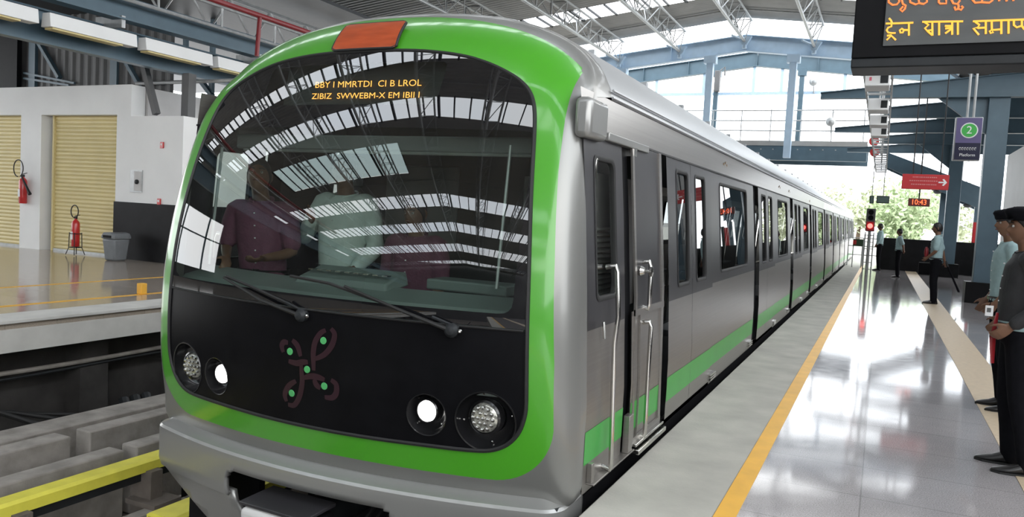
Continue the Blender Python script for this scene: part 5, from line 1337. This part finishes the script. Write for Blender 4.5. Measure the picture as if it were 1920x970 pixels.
    if hat:
        b = MB(); rr = []
        for r_, z_, dx in ((.088, .045, 0), (.100, .050, 0), (.106, .075, 0), (.122, .100, -.005), (.116, .122, -.01), (.07, .138, -.015), (.01, .142, -.015)):
            rr.append([hp((dx+r_*1.12*math.cos(2*math.pi*i/24), r_*.95*math.sin(2*math.pi*i/24), z_+.012*math.cos(2*math.pi*i/24)*(-1 if hat == 'beret' else .2))) for i in range(24)])
        b.loft(rr, True); ho = out(b).build('cap', m_trou, root, smooth=60)
        if hat == 'cap':
            b = MB(); b.prism([(.09, -.07), (.15, -.05), (.175, 0), (.15, .05), (.09, .07)], lambda x, y, d: hp((x, y, .052-.25*(x-.09)+d)), 0, .005); out(b).build('peak', m_trou, ho)
    return root, W, R
# three guards facing the train
g1, W1, _ = person('guard in pale teal shirt holding a baton low behind him, nearest of the three guards', (1.06, 18.8, 0), math.pi*.97, 1.70, arms={1: [(-.01, .185, 1.42), (.01, .24, 1.15), (.16, .17, 1.00)], -1: [(-.01, -.185, 1.42), (-.10, -.25, 1.15), (-.16, -.28, .92)]}, vx=.016)
t = thing('baton', 'dark wooden baton held in the nearest guard\'s hand, pointing down', 'baton', W1((-.2, -.28, .85)))
a, b = W1((-.19, -.285, .90)), W1((-.48, -.30, .28)); MB().tube([a, a.lerp(b, .5), b], [.017, .019, .021], 10).build('shaft', m_trou, t); MB().tube([a.lerp(b, -.06), a.lerp(b, .14)], .022, 10).build('grip', m_rubber, t)
t = thing('shoulder_bag', 'dark red bag slung in front of the guard with the baton', 'bag', W1((.14, .1, 1.0)))
mb = MB().ball(W1((.19, .10, 1.10)), .10, 12, sc=(.45, .75, 1.35)); mb.build('pouch', m_redp, t, smooth=60); MB().tube([W1((.17, .12, 1.2)), W1((.13, .12, 1.35)), W1((.0, .14, 1.49))], .008, 6).build('strap', m_trou, t)
person('slim guard in pale shirt with hands behind his back, middle of the three guards', (.52, 28.2, 0), math.pi*.98, 1.56, arms={1: [(-.01, .185, 1.42), (-.12, .22, 1.17), (-.15, .06, 1.0)], -1: [(-.01, -.185, 1.42), (-.12, -.22, 1.17), (-.16, -.05, .98)]}, vx=.02)
person('guard in pale shirt farthest away, standing beside the signal post', (-.06, 32.0, 0), math.pi*1.0, 1.72, short=False, arms={1: [(-.01, .185, 1.42), (.02, .24, 1.16), (.10, .20, .98)], -1: [(-.01, -.185, 1.42), (-.06, -.25, 1.15), (.0, -.26, .90)]}, vx=.02)
# two officers at the right edge
pa, WA, _ = person('officer in pale teal shirt with an identity card, half hidden behind the one in black', (1.00, 7.95, 0), math.pi*1.02, 1.72, hat='beret', look=(.15, 0), arms={1: [(-.01, .185, 1.42), (-.03, .25, 1.15), (.10, .19, .95)], -1: [(-.01, -.185, 1.42), (-.02, -.24, 1.15), (.10, -.18, .96)]}, vx=.009,
      legs={1: [(0, .09, .92), (-.02, .10, .50), (-.11, .11, .09), (.0, .1)], -1: [(0, -.09, .92), (-.01, -.12, .50), (-.08, -.14, .09), (.0, -.05)]})
t = thing('identity_card', 'white identity card hanging at the hip of the teal shirted officer', 'card', WA((.14, .17, .9)))
q = WA((.15, .20, .88)); MB().box(q.x-.03, q.x+.03, q.y-.012, q.y-.006, q.z-.045, q.z+.045).build('card', m_signw, t, bevel=.002); MB().box(q.x-.018, q.x+.012, q.y-.0145, q.y-.0125, q.z-.012, q.z+.025).build('photo_patch', m_clad, t); MB().tube([q+Vector((0, -.009, .045)), WA((.13, .17, .99))], .003, 5).build('clip_strap', m_trou, t)
pb_, WB, _ = person('man in a black cap and dark jacket cut by the right edge', (.845, 5.95, 0), math.pi*1.0, 1.67, shirt=mat('dark_grey_jacket_cloth', (.022, .022, .024), .7, var=.25, scale=12, bump=.3), short=False, hat='cap', look=(.1, 0), belly=.02, vx=.008,
      legs={1: [(0, .09, .92), (-.02, .10, .50), (-.10, .12, .09), (0, .1)], -1: [(0, -.09, .92), (.02, -.10, .50), (-.03, -.12, .09), (0, -.05)]},
      arms={1: [(-.01, .185, 1.42), (-.10, .26, 1.16), (.08, .22, .99)], -1: [(-.01, -.185, 1.42), (-.12, -.25, 1.16), (.06, -.20, 1.0)]})
b = MB(); rings_torso(b, [((0, 0, .955), .180, .140), ((0, 0, 1.01), .182, .144)]); b.v = [WB(v) for v in b.v]
b.build('shirt_hem', m_uni, pb_, smooth=60)
b = MB(); b.tube([(.15, .09, 1.06), (.165, .10, .88), (.155, .11, .72)], [(.012, .006), (.030, .008), (.016, .006)], 8); b.v = [WB(v) for v in b.v]
b.build('red_lanyard', m_redp, pb_, smooth=60)
# people in the cab
m_shw = mat('white_shirt_cloth', (.62, .70, .66), .8, var=.06, scale=18, bump=.4, bscale=14); m_mar = mat('maroon_shirt_cloth', (.16, .05, .09), .8, var=.1, scale=18, bump=.3)
FC = .02
person('man in a white shirt with one hand raised to his chest inside the cab', (TX-.66, 4.50, FC), -math.pi/2, 1.80, shirt=m_shw, short=False, belly=.02, vx=.009, look=(.2, .1), thumbs={-1: (.3, .3, 1)}, hands=(.4, 1.0),
       arms={1: [(-.01, .185, 1.42), (-.02, .25, 1.14), (.16, .22, 1.0)], -1: [(-.01, -.185, 1.42), (.06, -.29, 1.17), (.22, -.10, 1.30)]})
person('man in a maroon shirt leaning with bare forearm along the dashboard, left in the cab', (TX-1.10, 4.20, FC), -math.pi/2+.35, 1.72, shirt=m_mar, short=True, vx=.010, lean=.15, look=(.2, .3),
       arms={1: [(-.01, .185, 1.40), (.10, .24, 1.14), (.34, .14, 1.10)], -1: [(-.01, -.185, 1.40), (.05, -.25, 1.15), (.24, -.16, 1.08)]})
person('person in a maroon shirt sitting low at the right side of the cab', (TX-.02, 4.42, FC-.06), -math.pi/2, 1.58, shirt=m_mar, short=True, vx=.011, hair='short', arms={1: [(-.01, .185, 1.42), (.0, .24, 1.15), (.14, .20, 1.0)], -1: [(-.01, -.185, 1.42), (.0, -.24, 1.15), (.16, -.12, 1.02)]})
for o in list(bpy.data.objects):
    if '_o' in o: del o['_o']
